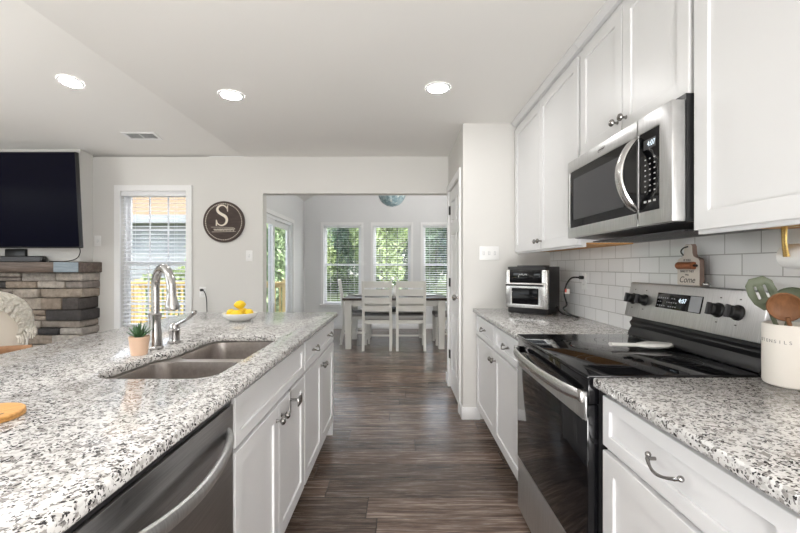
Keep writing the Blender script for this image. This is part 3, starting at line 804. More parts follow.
# black towel hook over the sink cabinet door
T = Thing('towel_hook', (-.47, 1.80, .70), 'dark steel over-door towel hook on the sink cabinet door', 'hook')
m = MB(); m.box(-.4945, -.4925, 1.785, 1.815, .60, .7035); m.box(-.514, -.4925, 1.785, 1.815, .7005, .7035)
T.part('strap', m, 'steel_panel')
m = MB(); m.cyl((-.4925, 1.80, .66), (-.452, 1.80, .66), .0065, seg=10); m.box(-.453, -.447, 1.765, 1.835, .640, .680, .002); T.part('bar', m, 'dark_nickel')

# ================================================================== RANGE
Y0, Y1 = 1.252, 2.008
T = Thing('range', (.9, (Y0 + Y1) / 2, 0), 'freestanding electric range with black glass top and stainless backguard', 'stove')
m = MB(); m.box(.625, 1.235, Y0, Y1, .05, .905); m.box(.66, 1.22, Y0 + .02, Y1 - .02, 0, .05); T.part('body', m, 'black_plastic')
m = MB(); m.box(.585, 1.13, Y0 - .003, Y1 + .003, .905, .921, .005); ck = T.part('cooktop', m, 'black_gloss')
m = MB()
for (cx, cy, rr) in ((.74, 1.44, .10), (.74, 1.82, .08), (1.0, 1.44, .075), (1.0, 1.82, .105), (.87, 1.63, .05)):
    n = 48
    for r_ in (rr, rr * .66):
        m.loops([[(cx + r_ * math.cos(2 * PI * k / n), cy + r_ * math.sin(2 * PI * k / n), .9212) for k in range(n)], [(cx + (r_ - .0018) * math.cos(2 * PI * k / n), cy + (r_ - .0018) * math.sin(2 * PI * k / n), .9212) for k in range(n)]], True, False, False)
T.part('burner_rings', m, 'dark_grey', ck)
m = MB(); m.box(.588, .624, Y0 + .004, Y1 - .004, .315, .825, .004); dr = T.part('oven_door', m, 'black_gloss')
m = MB(); m.box(.586, .5878, Y0 + .03, Y1 - .03, .770, .824); m.box(.583, .5878, Y0 + .004, Y0 + .05, .775, .852, .001); T.part('door_trim', m, 'steel_panel', dr)
m = MB(); m.box(.592, .625, Y0 + .004, Y1 - .004, .827, .9045, .002); T.part('front_band', m, 'black_gloss')
m = MB(); P_ = []
for k in range(13):
    u = k / 12; P_.append((.578 - .042 * math.sin(PI * u) ** .55, Y0 + .022 + (Y1 - Y0 - .044) * u, .848))
m.tube(P_, [.013] + [.0155] * 11 + [.013], 12, smooth=2, flat=(.75, 1.3))
for u in (0, 1):
    yy = Y0 + .022 + (Y1 - Y0 - .044) * u; m.box(.568, .592, yy - .016, yy + .016, .829, .868, .005)
T.part('handle', m, 'steel', dr)
m = MB(); m.box(.590, .624, Y0 + .004, Y1 - .004, .060, .308, .004); T.part('storage_drawer', m, 'steel_panel')
m = MB()
m.prism([(1.125, 1.018), (1.235, 1.018), (1.235, 1.176), (1.172, 1.183), (1.160, 1.180)], Y0, Y1, plane='xz', bev=.004)
bg = T.part('backguard', m, 'steel_panel')
m = MB(); m.prism([(1.1345, .9215), (1.235, .9215), (1.235, 1.017), (1.158, 1.017), (1.156, .998), (1.142, .985), (1.152, .965), (1.138, .942)], Y0 + .012, Y1 - .012, plane='xz', bev=.003); T.part('vent_trim', m, 'black_plastic')
nrm = Vector((-.160, 0, .035)).normalized(); nrm = Vector((-.978, 0, .211))
def on_bg(y, z, o=0.0): return Vector((1.125 + .035 * (z - 1.018) / .162, y, z)) + nrm * o
for yy in (1.955, 1.868, 1.435, 1.352):
    m = MB(); c = on_bg(yy, 1.103)
    m.lathe([(.027, 0), (.027, .006), (.023, .010), (.021, .028), (.018, .031), (.001, .031)], c, tuple(nrm), 22)
    kb = T.part('knob', m, 'black_plastic', bg)
    m = MB(); M = frame_M(c + nrm * .034, (0, 1, 0), (.211, 0, .978)); m.box(-.0045, .0045, -.022, .022, -.012, .004, .002, M=M); T.part('grip', m, 'dark_grey', kb)
m = MB(); M = frame_M(on_bg(1.648, 1.112, .001), (0, -1, 0), (.211, 0, .978)); m.box(-.132, .132, -.033, .033, -.004, .002, .001, M=M); dp = T.part('display', m, 'black_gloss', bg)
m = MB(); m.box(.070, .130, -.031, .031, .0021, .003, M=M); T.part('keypad', m, 'display_grey', dp)
m = MB()
rng = random.Random(3)
for i in range(9):
    for j in range(3):
        if rng.random() < .8: m.box(-.122 + i * .014, -.122 + i * .014 + .007, -.024 + j * .017, -.024 + j * .017 + .004, .0021, .0026, M=M)
T.part('lettering', m, 'display_grey', dp)
b = text_bm('4:07', .026, .0003); m = MB(); m.merge(b, M @ Matrix.Translation((.028, .006, .0024))); T.part('clock_digits', m, 'clock_digits', dp, smooth=0)
m = MB()
for yy in (1.955, 1.868, 1.435, 1.352):
    for dz in (.045, -.042):
        M2 = frame_M(on_bg(yy, 1.103 + dz, .0005), (0, -1, 0), (.211, 0, .978)); m.box(-.004, .004, -.002, .002, 0, .0006, M=M2)
T.part('dial_marks', m, 'lettering_dark', bg)

# ================================================================== MICROWAVE
MX = .878; Y0, Y1 = 1.290, 2.095; Z0, Z1 = 1.405, 1.800
T = Thing('microwave', (1.05, (Y0 + Y1) / 2, Z0), 'stainless over-the-range microwave with curved handle under the short cabinet', 'microwave')
m = MB(); m.box(MX + .045, XW - .009, Y0, Y1, Z0, Z1 + .02); m.prism([(MX + .03, Z0), (MX + .045, Z0), (1.22, Z0 - .022), (1.22, Z0 + .01), (MX + .03, Z0 + .01)], Y0 + .02, Y1 - .02, plane='xz'); T.part('case', m, 'black_plastic')
m = MB()
for i in range(10):
    xx = .95 + i * .022; m.box(xx, xx + .012, 1.35, 1.97, Z0 - .026, Z0 - .0225 + .002)
T.part('vent_grille', m, 'dark_grey')
ys = 1.478                                              # split between door and control side
iy0, iy1, iz0, iz1 = 1.356, 2.073, Z0 + .052, Z1 - .058
m = MB(); m.prism([(ys + .001, Z0 + .002), (Y1, Z0 + .002), (Y1, Z1), (ys + .001, Z1)], MX, MX + .044, [[(ys + .001 + .0005, iz0), (iy1, iz0), (iy1, iz1), (ys + .0015, iz1)]], plane='yz', bev=.003)
dr = T.part('door', m, 'steel_panel')
m = MB(); m.box(MX + .004, MX + .04, ys + .0015, iy1, iz0, iz1); wd = T.part('window_glass', m, 'black_gloss', dr)
m = MB(); m.prism([(1.575, iz0 + .038), (2.03, iz0 + .038), (2.03, iz1 - .040), (1.575, iz1 - .040)], MX + .0025, MX + .0038, plane='yz'); T.part('screen', m, 'dark_grey', dr)
m = MB(); m.prism([(Y0, Z0 + .002), (ys - .001, Z0 + .002), (ys - .001, Z1), (Y0, Z1)], MX, MX + .044, [[(iy0, iz0), (ys - .0015, iz0), (ys - .0015, iz1), (iy0, iz1)]], plane='yz', bev=.003)
cs = T.part('control_side', m, 'steel_panel')
m = MB(); m.box(MX + .004, MX + .04, iy0, ys - .0015, iz0, iz1); cp = T.part('control_panel', m, 'black_gloss', cs)
M = frame_M((MX + .0035, (iy0 + ys) / 2 - .006, (iz0 + iz1) / 2), (0, -1, 0), (0, 0, 1))
m = MB()
for j in range(7):
    for i in range(3):
        m.box(-.030 + i * .026, -.022 + i * .026, .040 - j * .019, .044 - j * .019, 0, .0006, M=M)
for i in range(3): m.box(-.034 + i * .026, -.020 + i * .026, -.112, -.105, 0, .0006, M=M)
T.part('keypad', m, 'mark_white', cp)
m = MB(); m.box(-.036, .032, .078, .112, -.0005, .0004, M=M); T.part('display', m, 'dark_grey', cp)
b = text_bm('4:07', .026, .0003); m = MB(); m.merge(b, M @ Matrix.Translation((.008, .095, .0008))); T.part('clock_digits', m, 'clock_digits', cp, smooth=0)
m = MB(); P_ = []
for k in range(15):
    u = k / 14; P_.append((MX + .002 - .064 * math.sin(PI * u) ** .75, ys + .012, iz0 + .012 + (iz1 - iz0 - .02) * u))
m.tube(P_, [.010] + [.0150] * 13 + [.010], 12, smooth=2, flat=(1.5, .75)); T.part('handle', m, 'steel', dr)
m = MB(); M = frame_M((MX - .0006, 1.745, Z1 - .028), (0, -1, 0), (0, 0, 1))
m.loops([[(.030 * math.cos(a) * s_, .008 * math.sin(a) * s_ + .004 * math.cos(a), 0) for a in [2 * PI * k / 28 for k in range(28)]] for s_ in (1, .86)], True, False, False, M=M)
m.box(-.022, .022, -.0022, .0022, 0, .0006, M=M)
T.part('logo', m, 'lettering_dark', dr)
# ================================================================== ON THE ISLAND
PX, PY = -1.02, 1.565
T = Thing('potted_succulent', (PX, PY, .915), 'small spiky succulent in a tan pot by the faucet', 'plant')
m = MB(); m.lathe([(.026, 0), (.028, .002), (.036, .066), (.0365, .072), (.033, .072), (.031, .064), (.001, .063)], (PX, PY, .9151), seg=28); T.part('pot', m, 'terracotta')
m = MB(); m.lathe([(.031, 0), (.02, .004), (.001, .005)], (PX, PY, .9785), seg=20); T.part('soil', m, 'soil')
rng = random.Random(5); m = MB()
for ring, (n, tilt, ln) in enumerate(((9, 62, .045), (8, 40, .052), (6, 18, .052))):
    for k in range(n):
        a = 2 * PI * k / n + ring * .4 + rng.uniform(-.15, .15); tl = R(tilt + rng.uniform(-8, 8)); L = ln * rng.uniform(.85, 1.15)
        dr_ = Vector((math.cos(a) * math.sin(tl), math.sin(a) * math.sin(tl), math.cos(tl))); p = Vector((PX, PY, .983))
        m.tube([p, p + dr_ * L * .35, p + dr_ * L * .7 + Vector((0, 0, .004)), p + dr_ * L + Vector((0, 0, .010))], [.0045, .0065, .0045, .0004], 6, smooth=2, flat=(1, .5))
T.part('leaves', m, 'succulent', smooth=40)

BX, BY = -1.02, 2.55
m = MB(); rb = .108
m.loops([[(BX + r_ * rb * math.cos(2 * PI * k / 40), BY + r_ * rb * math.sin(2 * PI * k / 40), .9151 + z) for k in range(40)] for r_, z in ((.50, 0), (.55, .002), (.78, .016), (.94, .034), (1.0, .050), (.985, .0515), (.92, .036), (.76, .021), (.45, .016))], True, True, True)
single('fruit_bowl', m, 'ceramic', 'white shallow bowl holding lemons on the island', 'bowl', smooth=60)
lem = None
rng = random.Random(2)
LP = [(0, -.057, .0475, 0, 'lemon on the camera side of the white bowl'), (.057, 0, .0475, 90, 'lemon on the aisle side of the white bowl'),
      (0, .057, .0475, 0, 'lemon on the wall side of the white bowl'), (-.057, 0, .0475, 90, 'lemon on the faucet side of the white bowl'),
      (0, 0, .0455, 0, 'lemon in the middle of the white bowl, under the top one'), (0, 0, .1015, 40, 'lemon resting on top of the others in the white bowl')]
for i, (dx, dy, dz, az, lab) in enumerate(LP):
    if lem is None:
        m = MB(); rr = .0275
        m.lathe([(.001, -.039), (.006, -.037), (.012, -.032), (.022, -.020), (.0268, -.006), (.0275, .002), (.025, .014), (.018, .025), (.010, .031), (.006, .036), (.001, .038)], (0, 0, 0), (1, 0, 0), 20)
        lem = single('lemon', m, 'lemon', lab, 'lemon', 'lemons in the white bowl', smooth=60); o = lem
    else: o = lem.copy(); COL.objects.link(o); o['label'] = lab
    o.location = (BX + dx, BY + dy, .9151 + dz); o.rotation_euler = (0, 0, R(az)); o.scale = (.72, 1, 1) if i == 4 else (1, 1, 1)

cx, cy = -.938, .905
for k, (dx, dy, lab) in enumerate(((0, 0, 'round wooden coaster lying on the granite, below another'), (.003, -.004, 'round wooden coaster with a dark burnt mark, on top of another'))):
    if k == 0:
        m = MB(); m.lathe([(.066, 0), (.068, .002), (.068, .006), (.066, .008)], (0, 0, 0), seg=44); T0 = Thing('wooden_coaster', (cx, cy, .9151), lab, 'coaster', 'wooden coasters'); c0 = m.build('disc', 'board_wood', T0.o)
    else:
        T1 = copy_thing(T0.o, lab); T1.location = (cx + dx, cy + dy, .9151 + .0082); T1.rotation_euler = (0, 0, .8)
        m = MB()
        for q in range(7): m.box(-.020 + q * .006, -.016 + q * .006, -.004, .004 - (q % 3) * .002, .0081, .0085, M=Matrix.Rotation(-.8, 4, 'Z') @ Matrix.Translation((.028, -.008, 0)))
        m.build('lettering', 'lettering_dark', T1)

# ================================================================== ON THE RANGE WALL COUNTER
w_, d_, h_ = .31, .275, .345
T = Thing('air_fryer_oven', (0, 0, 0), 'black and steel countertop air fryer oven in the corner by the pantry wall', 'oven', local=True)
# local: front faces -Y, x from 0 (left) to w_, y 0..d_
m = MB(); m.prism(rrect(0, w_, .0, d_, .035, 5), .005, h_, plane='xy', bev=.006); body = T.part('body', m, 'black_plastic')
m = MB()
for xx in (.03, w_ - .03):  # short feet
    for yy in (.04, d_ - .04): m.cyl((xx, yy, 0), (xx, yy, .0055), .011, seg=12)
T.part('feet', m, 'black_plastic')
m = MB()
for x0, x1 in ((-.002, .034), (w_ - .045, w_ + .002)):
    m = MB(); m.box(x0, x1, -.010, .03, .040, h_ - .022, .010, 3); T.part('pillar_trim', m, 'steel')
m = MB(); m.box(.034, w_ - .045, -.011, .02, .230, h_ - .024, .004); pnl = T.part('control_panel', m, 'black_gloss')
m = MB(); P_ = [(-.03, -.012), (-.022, .010), (-.010, .004), (-.004, .014), (.006, .002), (.018, .010), (.034, .006)]
m.tube([(.13 + a, -.0118, .278 + b_) for a, b_ in P_], .0022, 6, smooth=3); T.part('logo', m, 'mark_white', pnl)
m = MB(); m.prism([(.004, .045), (w_ - .008, .045), (w_ - .008, .226), (.004, .226)], -.016, .006, [[(.05, .072), (w_ - .062, .072), (w_ - .062, .186), (.05, .186)]], plane='xz', bev=.003); od = T.part('oven_door', m, 'steel')
m = MB(); m.box(.05, w_ - .062, -.010, .004, .072, .186); T.part('window_glass', m, 'black_gloss', od)
m = MB(); m.tube([(.025, -.016, .208), (.028, -.042, .210), (w_ * .5, -.048, .211), (w_ - .04, -.042, .210), (w_ - .036, -.016, .208)], .007, 10, smooth=4); T.part('handle', m, 'black_plastic', od)
m = MB(); m.box(w_ * .2, w_ * .8, .05, d_ - .06, h_ - .001, h_ + .008, .003); T.part('top_vent', m, 'dark_grey')
m = MB(); m.box(w_ - .001, w_ + .0025, .055, d_ - .05, .222, .228); T.part('side_seam', m, 'dark_grey')
ang = math.atan2(-.64, .77)
tx = Vector((.77, -.64, 0)).normalized()
near = Vector((1.035, 2.80, .9151))
org = near - tx * w_
T.o.location = org; T.o.rotation_euler = (0, 0, ang)

def wall_plate(name, label, cat, origin, xd, yd, gangs, kind):
    M = frame_M(origin, xd, yd); w = .070 + .046 * (gangs - 1)
    T = Thing(name, origin, label, cat)
    m = MB(); m.box(-w / 2, w / 2, -.057, .057, 0, .006, .003, M=M); T.part('plate', m, 'white_plastic')
    for g in range(gangs):
        gx = (g - (gangs - 1) / 2) * .046
        if kind == 'switch':
            m = MB(); m.box(gx - .007, gx + .007, -.014, .014, .0061, .0066, M=M); T.part('slot', m, 'display_grey')
            m = MB(); m.box(gx - .005, gx + .005, -.012, .012, .0067, .008, M=M); m.box(gx - .004, gx + .004, -.002, .010, .0081, .016, .001, M=M @ Matrix.Rotation(R(-14), 4, 'X')); T.part('toggle', m, 'white_plastic')
        else:
            for zz in (-.024, .024):
                m = MB(); m.prism(rrect(gx - .0165, gx + .0165, zz - .014, zz + .014, .010), .0061, .0078); bmesh.ops.transform(m.bm, matrix=M, verts=m.bm.verts); so = T.part('socket', m, 'white_plastic')
                m = MB(); m.box(gx - .008, gx - .006, zz - .004, zz + .006, .0079, .0083, M=M); m.box(gx + .006, gx + .008, zz - .004, zz + .005, .0079, .0083, M=M); T.part('slots', m, 'dark_grey', so)
    return T
wall_plate('light_switch', 'white triple toggle switch plate on the pantry wall', 'switch', (.735, YP, 1.37), (1, 0, 0), (0, 0, 1), 3, 'switch')
wall_plate('light_switch', 'white switch plate below the round letter sign', 'switch', (-1.62, YF, 1.375), (1, 0, 0), (0, 0, 1), 1, 'switch')
wall_plate('wall_outlet', 'white outlet on the tiled wall behind the air fryer oven', 'outlet', (XW - .008, 2.69, 1.162), (0, -1, 0), (0, 0, 1), 1, 'outlet')
wall_plate('wall_outlet', 'white outlet on the far wall with a black plug in it', 'outlet', (-2.12, YF, .985), (1, 0, 0), (0, 0, 1), 1, 'outlet')

T = Thing('power_cord', (1.2, 2.69, 1.139), 'black power cord of the air fryer oven with a paper tag', 'cord')
xx = XW - .016
m = MB(); m.box(xx - .030, xx - .0005, 2.677, 2.703, 1.174, 1.198, .006); T.part('plug', m, 'black_plastic')
back = org + tx * (w_ * .9) + Vector((.64, .77, 0)) * d_
m = MB(); m.tube([(xx - .028, 2.69, 1.186), (xx - .075, 2.70, 1.183), (xx - .105, 2.71, 1.14), (xx - .118, 2.715, 1.07), (xx - .10, 2.72, 1.0), (xx - .12, 2.73, .975), (xx - .10, 2.70, .945), (xx - .055, 2.66, .922), (xx - .03, 2.70, .9195), (xx - .06, 2.80, .9195), (xx - .09, 2.86, .935), (xx - .12, 2.84, .985), (xx - .14, 2.80, .972)], .0055, 8, smooth=5); T.part('cable', m, 'black_plastic')
m = MB(); m.box(xx - .118, xx - .085, 2.7085, 2.7095, 1.075, 1.108); tg = T.part('paper_tag', m, 'tag_paper')
m = MB(); m.box(xx - .118, xx - .106, 2.7078, 2.7084, 1.085, 1.108); T.part('red_stripe', m, 'red_tag', tg)

T = Thing('power_cord', (-2.12, 4.27, .985), 'black cord hanging from the outlet on the far wall', 'cord')
m = MB(); m.box(-2.135, -2.105, YF - .04, YF - .0085, .995, 1.022, .006); T.part('plug', m, 'black_plastic')
m = MB(); m.tube([(-2.11, YF - .035, 1.008), (-2.085, YF - .05, 1.0), (-2.065, YF - .045, .95), (-2.06, YF - .035, .85), (-2.06, YF - .02, .5), (-2.06, YF - .02, .008)], .005, 8, smooth=5); T.part('cable', m, 'black_plastic')

# white spoon rest on the cooktop
m = MB(); zz = .9216
b = bmesh.new()
L = 30; prof = []
for k in range(L + 1):
    u = k / L
    wdt = .011 + .005 * (1 - u) if u < .42 else .0135 + .030 * math.sin(PI * min(1, (u - .42) / .58)) ** .75
    if u > .985: wdt = .006
    prof.append((u, wdt))
rings = []
for u, wdt in prof:
    x = .862 + .268 * u; y = 1.640 + .02 * u; n = 14; dp = .006
    lift = .012 * (1 - u) ** 2 + .002
    rings.append([(x, y + wdt * math.cos(2 * PI * k / n), zz + lift * .6 + .010 + (.008 + (.006 * math.sin(PI * (u - .42) / .58) if u > .42 else 0)) * math.sin(2 * PI * k / n) - (.007 if (u > .5 and math.sin(2 * PI * k / n) > .85) else 0)) for k in range(n)])
m.loops(rings)
zmin = min(v.co.z for v in m.bm.verts); bmesh.ops.translate(m.bm, vec=(0, 0, .9214 - zmin), verts=m.bm.verts)
single('spoon_rest', m, 'ceramic', 'white ceramic spoon rest lying on the black cooktop', 'spoon rest', smooth=60)

# cutting-board shaped sign on the backguard
T = Thing('kitchen_sign', (1.20, 1.644, 1.1835), 'small cream board shaped sign reading come, standing on the range backguard', 'sign')
hw = .063
out = [(-hw, 0), (hw, 0), (hw, .098)] + [(hw - .006, .108)] + [(.030, .118), (.024, .130), (.022, .160), (.016, .168), (-.016, .168), (-.022, .160), (-.024, .130), (-.030, .118)] + [(-hw + .006, .108), (-hw, .098)]
FSX = 1.185
m = MB(); m.prism([(1.644 - a, 1.1836 + b_) for a, b_ in out], FSX, FSX + .020, plane='yz', bev=.002, seg=1); T.part('board', m, 'board_edge')
m = MB(); m.prism([(1.644 - a * .985, 1.1836 + .001 + b_ * .985) for a, b_ in out], FSX - .0015, FSX - .0002, plane='yz'); fc = T.part('face', m, 'board_cream', label='cream painted front')
M = frame_M((FSX - .002, 1.644, 1.1836), (0, -1, 0), (0, 0, 1))
m = MB(); m.cyl((FSX - .010, 1.644 + .045, 1.1836 + .080), (FSX - .010, 1.644 - .045, 1.1836 + .080), .015, seg=16); pin = T.part('rolling_pin', m, 'pin_wood')
m = MB()
for s_ in (-1, 1): m.cyl((FSX - .010, 1.644 + s_ * .045, 1.1836 + .080), (FSX - .010, 1.644 + s_ * .060, 1.1836 + .080), .005, seg=10)
T.part('pin_handles', m, 'black_plastic', pin)
m = MB(); m.tube([(FSX - .003, 1.644 - .002, 1.1836 + .158), (FSX - .010, 1.644 + .016, 1.1836 + .152), (FSX - .012, 1.644 + .026, 1.1836 + .138), (FSX - .006, 1.644 + .020, 1.1836 + .122)], .0028, 8, smooth=4); T.part('hanging_loop', m, 'black_plastic')
m = MB()
for tx_, sz, zz_, sh_ in (('IF YOU', .013, .102, 0), ('BAKE IT THEY', .0125, .056, 0), ('WILL', .010, .042, 0)):
    m.merge(text_bm(tx_, sz, .0003, sh_), M @ Matrix.Translation((-.004, zz_, .0005)))
# 'Come' in a slanted hand
m.merge(text_bm('Come', .036, .0003, .35), M @ Matrix.Translation((-.006, .021, .0005)))
T.part('lettering', m, 'lettering_dark', fc, smooth=0)
T = Thing('salt_charm', (1.19, 1.556, 1.1835), 'tiny silver beads beside the board shaped sign', 'ornament')
for dy in (.006, -.010):
    m = MB(); m.lathe([(.001, 0), (.006, .001), (.0085, .006), (.0085, .009), (.005, .014), (.001, .015)], (1.19, 1.556 + dy, 1.1836), seg=14); T.part('bead', m, 'chrome')

# crock with utensils
KX, KY, KR, KH = 1.138, 1.162, .066, .178
T = Thing('utensil_crock', (KX, KY, .915), 'cream ceramic crock lettered utensils on the near counter', 'crock')
m = MB(); m.lathe([(KR - .010, 0), (KR - .003, .004), (KR, .012), (KR, KH - .003), (KR - .002, KH), (KR - .005, KH), (KR - .007, KH - .004), (KR - .007, .012), (.001, .008)], (KX, KY, .9151), seg=48); T.part('pot', m, 'crock_glaze')
word = 'UTENSILS'; m = MB(); ac = math.atan2(-KY, -KX) - R(36); st = R(9.8)
for i, ch in enumerate(word):
    a = ac + (i - 3.5) * st
    n = Vector((math.cos(a), math.sin(a), 0)); xd = Vector((-math.sin(a), math.cos(a), 0))
    m.merge(text_bm(ch, .0135, .0003), frame_M(Vector((KX, KY, 1.045)) + n * (KR + .0003), xd, (0, 0, 1)))
T.part('lettering', m, 'lettering_grey', smooth=0)

def utensil(name, label, cat, foot, head_c, face_n, build_head, hmat, handle_mat, hr=.0065):
    """foot: point inside the crock; head_c: centre of the head; face_n: where the head looks"""
    T = Thing(name, foot, label, cat)
    foot = Vector(foot); hc = Vector(head_c); up = (hc - foot).normalized()
    n = Vector(face_n); n = (n - up * n.dot(up)).normalized(); xd = up.cross(n)
    M = frame_M(hc, xd, up)
    m = MB(); L = build_head(m, M); T.part('head', m, hmat, smooth=50)
    m = MB(); m.tube([foot, foot.lerp(hc - up * L, .5), hc - up * L + up * .012], [hr, hr, hr * .8], 10, smooth=4); T.part('handle', m, handle_mat)
    return T
def slotted(m, M):
    out = [(-.016, -.062), (.016, -.062), (.034, -.035), (.041, 0), (.038, .035), (.020, .056), (-.020, .056), (-.038, .035), (-.041, 0), (-.034, -.035)]
    slots = [rrect(x - .0042, x + .0042, -.022, .026, .004, 3) for x in (-.013, .013)]
    b = MB(); b.prism(out, -.0035, .0035, slots, bev=.001, seg=1)
    for v in b.bm.verts: v.co.z += 2.2 * (v.co.x ** 2 + .4 * v.co.y ** 2)
    m.merge(b.bm, M @ Matrix.Scale(.84, 4)); return .049
def spoon(w, h, dp):
    def f(m, M):
        rings = []
        for s_, z0 in ((1.0, 0.0), (.86, dp * .45), (.6, dp * .8), (.25, dp)):
            rings.append([Vector((w * s_ * math.cos(2 * PI * k / 28), h * s_ * math.sin(2 * PI * k / 28), -z0)) for k in range(28)])
        inner = [[Vector((p.x * .93, p.y * .93, p.z * .9 + .0035)) for p in r] for r in rings[::-1]]
        m.loops([r for r in rings[::-1]] + inner[::-1], True, True, True, M=M); return h
    return f
cv = Vector((-.72, -.66, 0))
utensil('slotted_turner', 'sage green slotted turner leaning out of the crock towards the range', 'utensil', (1.160, 1.162, .935), (1.086, 1.200, 1.182), (-.55, -.83, .05), slotted, 'sage', 'sage')
utensil('wooden_spoon', 'brown wooden spoon standing in the utensil crock', 'utensil', (1.152, 1.140, .935), (1.080, 1.122, 1.146), (-.74, -.66, .02), spoon(.040, .043, .016), 'spoon_wood', 'spoon_wood')
utensil('serving_spoon', 'sage green serving spoon behind the wooden spoon in the crock', 'utensil', (1.115, 1.195, .935), (1.188, 1.207, 1.158), (-.60, -.75, .3), spoon(.046, .040, .014), 'sage', 'sage')

# paper towel holder below the near wall cabinet
T = Thing('paper_towel_holder', (1.13, 1.09, 1.36), 'white paper roll on a gold bracket under the near wall cabinet', 'holder')
m = MB(); m.lathe([(.008, 0), (.030, 0), (.0345, .004), (.036, .012), (.036, .27), (.030, .278), (.008, .278)], (1.145, 1.185, 1.290), (0, -1, 0), 28, cap0=True, cap1=True); T.part('paper_roll', m, 'white_plastic')
for yy in (1.145, .925):
    m = MB(); m.tube([(1.10, yy, 1.377), (1.10, yy, 1.33), (1.104, yy, 1.30), (1.106, yy, 1.288)], [.009, .007, .008, .009], 10, smooth=3, flat=(1.2, .35)); m.box(1.07, 1.16, yy - .012, yy + .012, 1.3755, 1.3788, .001); T.part('bracket', m, 'gold')

# ================================================================== FAR WALL
SX, SZZ, SR = -1.887, 1.738, .221
T = Thing('round_letter_sign', (SX, YF - .02, SZZ), 'round dark wooden sign with a big cream letter S', 'sign')
m = MB(); m.lathe([(SR - .002, 0), (SR, .002), (SR, .018), (SR - .002, .020)], (SX, YF - .001, SZZ), (0, -1, 0), 64); T.part('disc', m, 'sign_wood')
M = frame_M((SX, YF - .0212, SZZ), (1, 0, 0), (0, 0, 1)); m = MB()
for k in range(64):
    a = 2 * PI * k / 64; m.lathe([(.0058, 0), (.0045, .0012), (.0005, .0015)], (SX + .193 * math.cos(a), YF - .0212, SZZ + .193 * math.sin(a)), (0, -1, 0), 6)
T.part('beaded_rim', m, 'lettering_cream')
# the letter: a slab-serif S swept with a varying width
ctl = [(.052, .058, .007), (.048, .080, .010), (.026, .105, .012), (-.004, .112, .012), (-.034, .100, .017), (-.047, .072, .022), (-.036, .045, .025), (-.006, .024, .027), (.028, .004, .027), (.046, -.026, .024), (.038, -.062, .019), (.010, -.084, .013), (-.020, -.085, .012), (-.046, -.066, .010), (-.056, -.038, .007)]
b = bmesh.new()
def cr(pl, n=6):
    o = []
    for i in range(len(pl) - 1):
        p0, p1, p2, p3 = pl[max(i - 1, 0)], pl[i], pl[i + 1], pl[min(i + 2, len(pl) - 1)]
        for k in range(n):
            u = k / n; o.append(tuple(.5 * (2 * p1[j] + (p2[j] - p0[j]) * u + (2 * p0[j] - 5 * p1[j] + 4 * p2[j] - p3[j]) * u * u + (3 * p1[j] - p0[j] - 3 * p2[j] + p3[j]) * u ** 3) for j in range(3)))
    o.append(pl[-1]); return o
C_ = cr(ctl); m = MB(); rings = []
for i, (a, c, w) in enumerate(C_):
    q, p = C_[min(i + 1, len(C_) - 1)], C_[max(i - 1, 0)]
    t_ = Vector((q[0] - p[0], q[1] - p[1])).normalized(); nn = Vector((-t_.y, t_.x)) * w * .5
    rings.append([(a + nn.x, c + nn.y, 0), (a - nn.x, c - nn.y, 0), (a - nn.x, c - nn.y, .006), (a + nn.x, c + nn.y, .006)])
m.loops(rings, M=M @ Matrix.Translation((-.014, .055, 0)) @ Matrix.Scale(1.08, 4))
for (a, c, hh) in ((.053, .080, .030), (-.057, -.062, .030)):
    m.box(a - .0045, a + .0045, c - hh, c + hh, 0, .006, M=M @ Matrix.Translation((-.014, .055, 0)) @ Matrix.Scale(1.08, 4))
T.part('letter', m, 'lettering_cream', smooth=0)
m = MB()
pts = []
rng = random.Random(11)
for k in range(46):
    u = k / 45; pts.append((-.105 + .225 * u, -.085 + .011 * math.sin(k * 1.75) * (1.0 if k % 7 else 1.9) + .006 * u, .0008))
m.tube(pts, .0022, 5, smooth=3)
m.tube([(-.125, -.108, .0008), (0, -.106, .0008), (.13, -.104, .0008)], .0018, 5, smooth=4)
m.tube([(-.135, -.056, .0008), (.0, -.058, .0008), (.11, -.062, .0008)], .0016, 5, smooth=4)
m.move(M); T.part('lettering', m, 'lettering_cream')


# ================================================================== FIREPLACE, TV
T = Thing('fireplace', (-4.6, FY, 0), 'stacked stone fireplace with a dark wooden mantel', 'fireplace')
m = MB(); m.box(-5.99, FX1 - .03, FY + .03, YF - .001, 0, 1.199); T.part('core', m, 'mortar')
rng = random.Random(21); m = MB(); z = 0.01
while z < 1.17:
    h = min(rng.uniform(.065, .125), 1.198 - z)
    x = FX1 + .005
    first = True
    while x > -5.98:
        w = rng.uniform(.12, .42); hh = h; prot = rng.uniform(-.005, .028)
        x0 = max(x - w, -5.985)
        parts_ = [(z, z + hh)] if rng.random() > .25 or h < .08 else [(z, z + hh * .48), (z + hh * .5, z + hh)]
        for za, zb in parts_:
            sk = rng.uniform(-.012, .012)
            y1_ = YF - .002 if first else FY + .06
            xr = x + (rng.uniform(-.012, .02) if first else 0)
            vs = m.box(x0 + .004, xr - .004, FY - prot - rng.uniform(0, .008), y1_, za + .003, zb - .003, .010, 2)
            for v in vs:
                v.co.z += rng.uniform(-.003, .003) + sk * (v.co.x - x); v.co.y -= rng.uniform(0, .004) if v.co.y < FY + .02 else 0
        x = x0; first = False
    z += h
T.part('stone_facing', m, 'stone', smooth=60)
m = MB(); m.box(-5.99, FX1 + .04, FY - .075, YF - .001, 1.2, 1.305, .006); mt = T.part('mantel', m, 'mantel_wood')
m = MB(); m.box(-3.452, FX1 + .036, FY - .0775, FY - .0745, 1.203, 1.303, .0008, 1); T.part('sheen_strip', m, 'blue_sheen', mt, label='blue grey daylight sheen painted at the mantel end')  # thin strip coloured as a window reflection on the mantel front

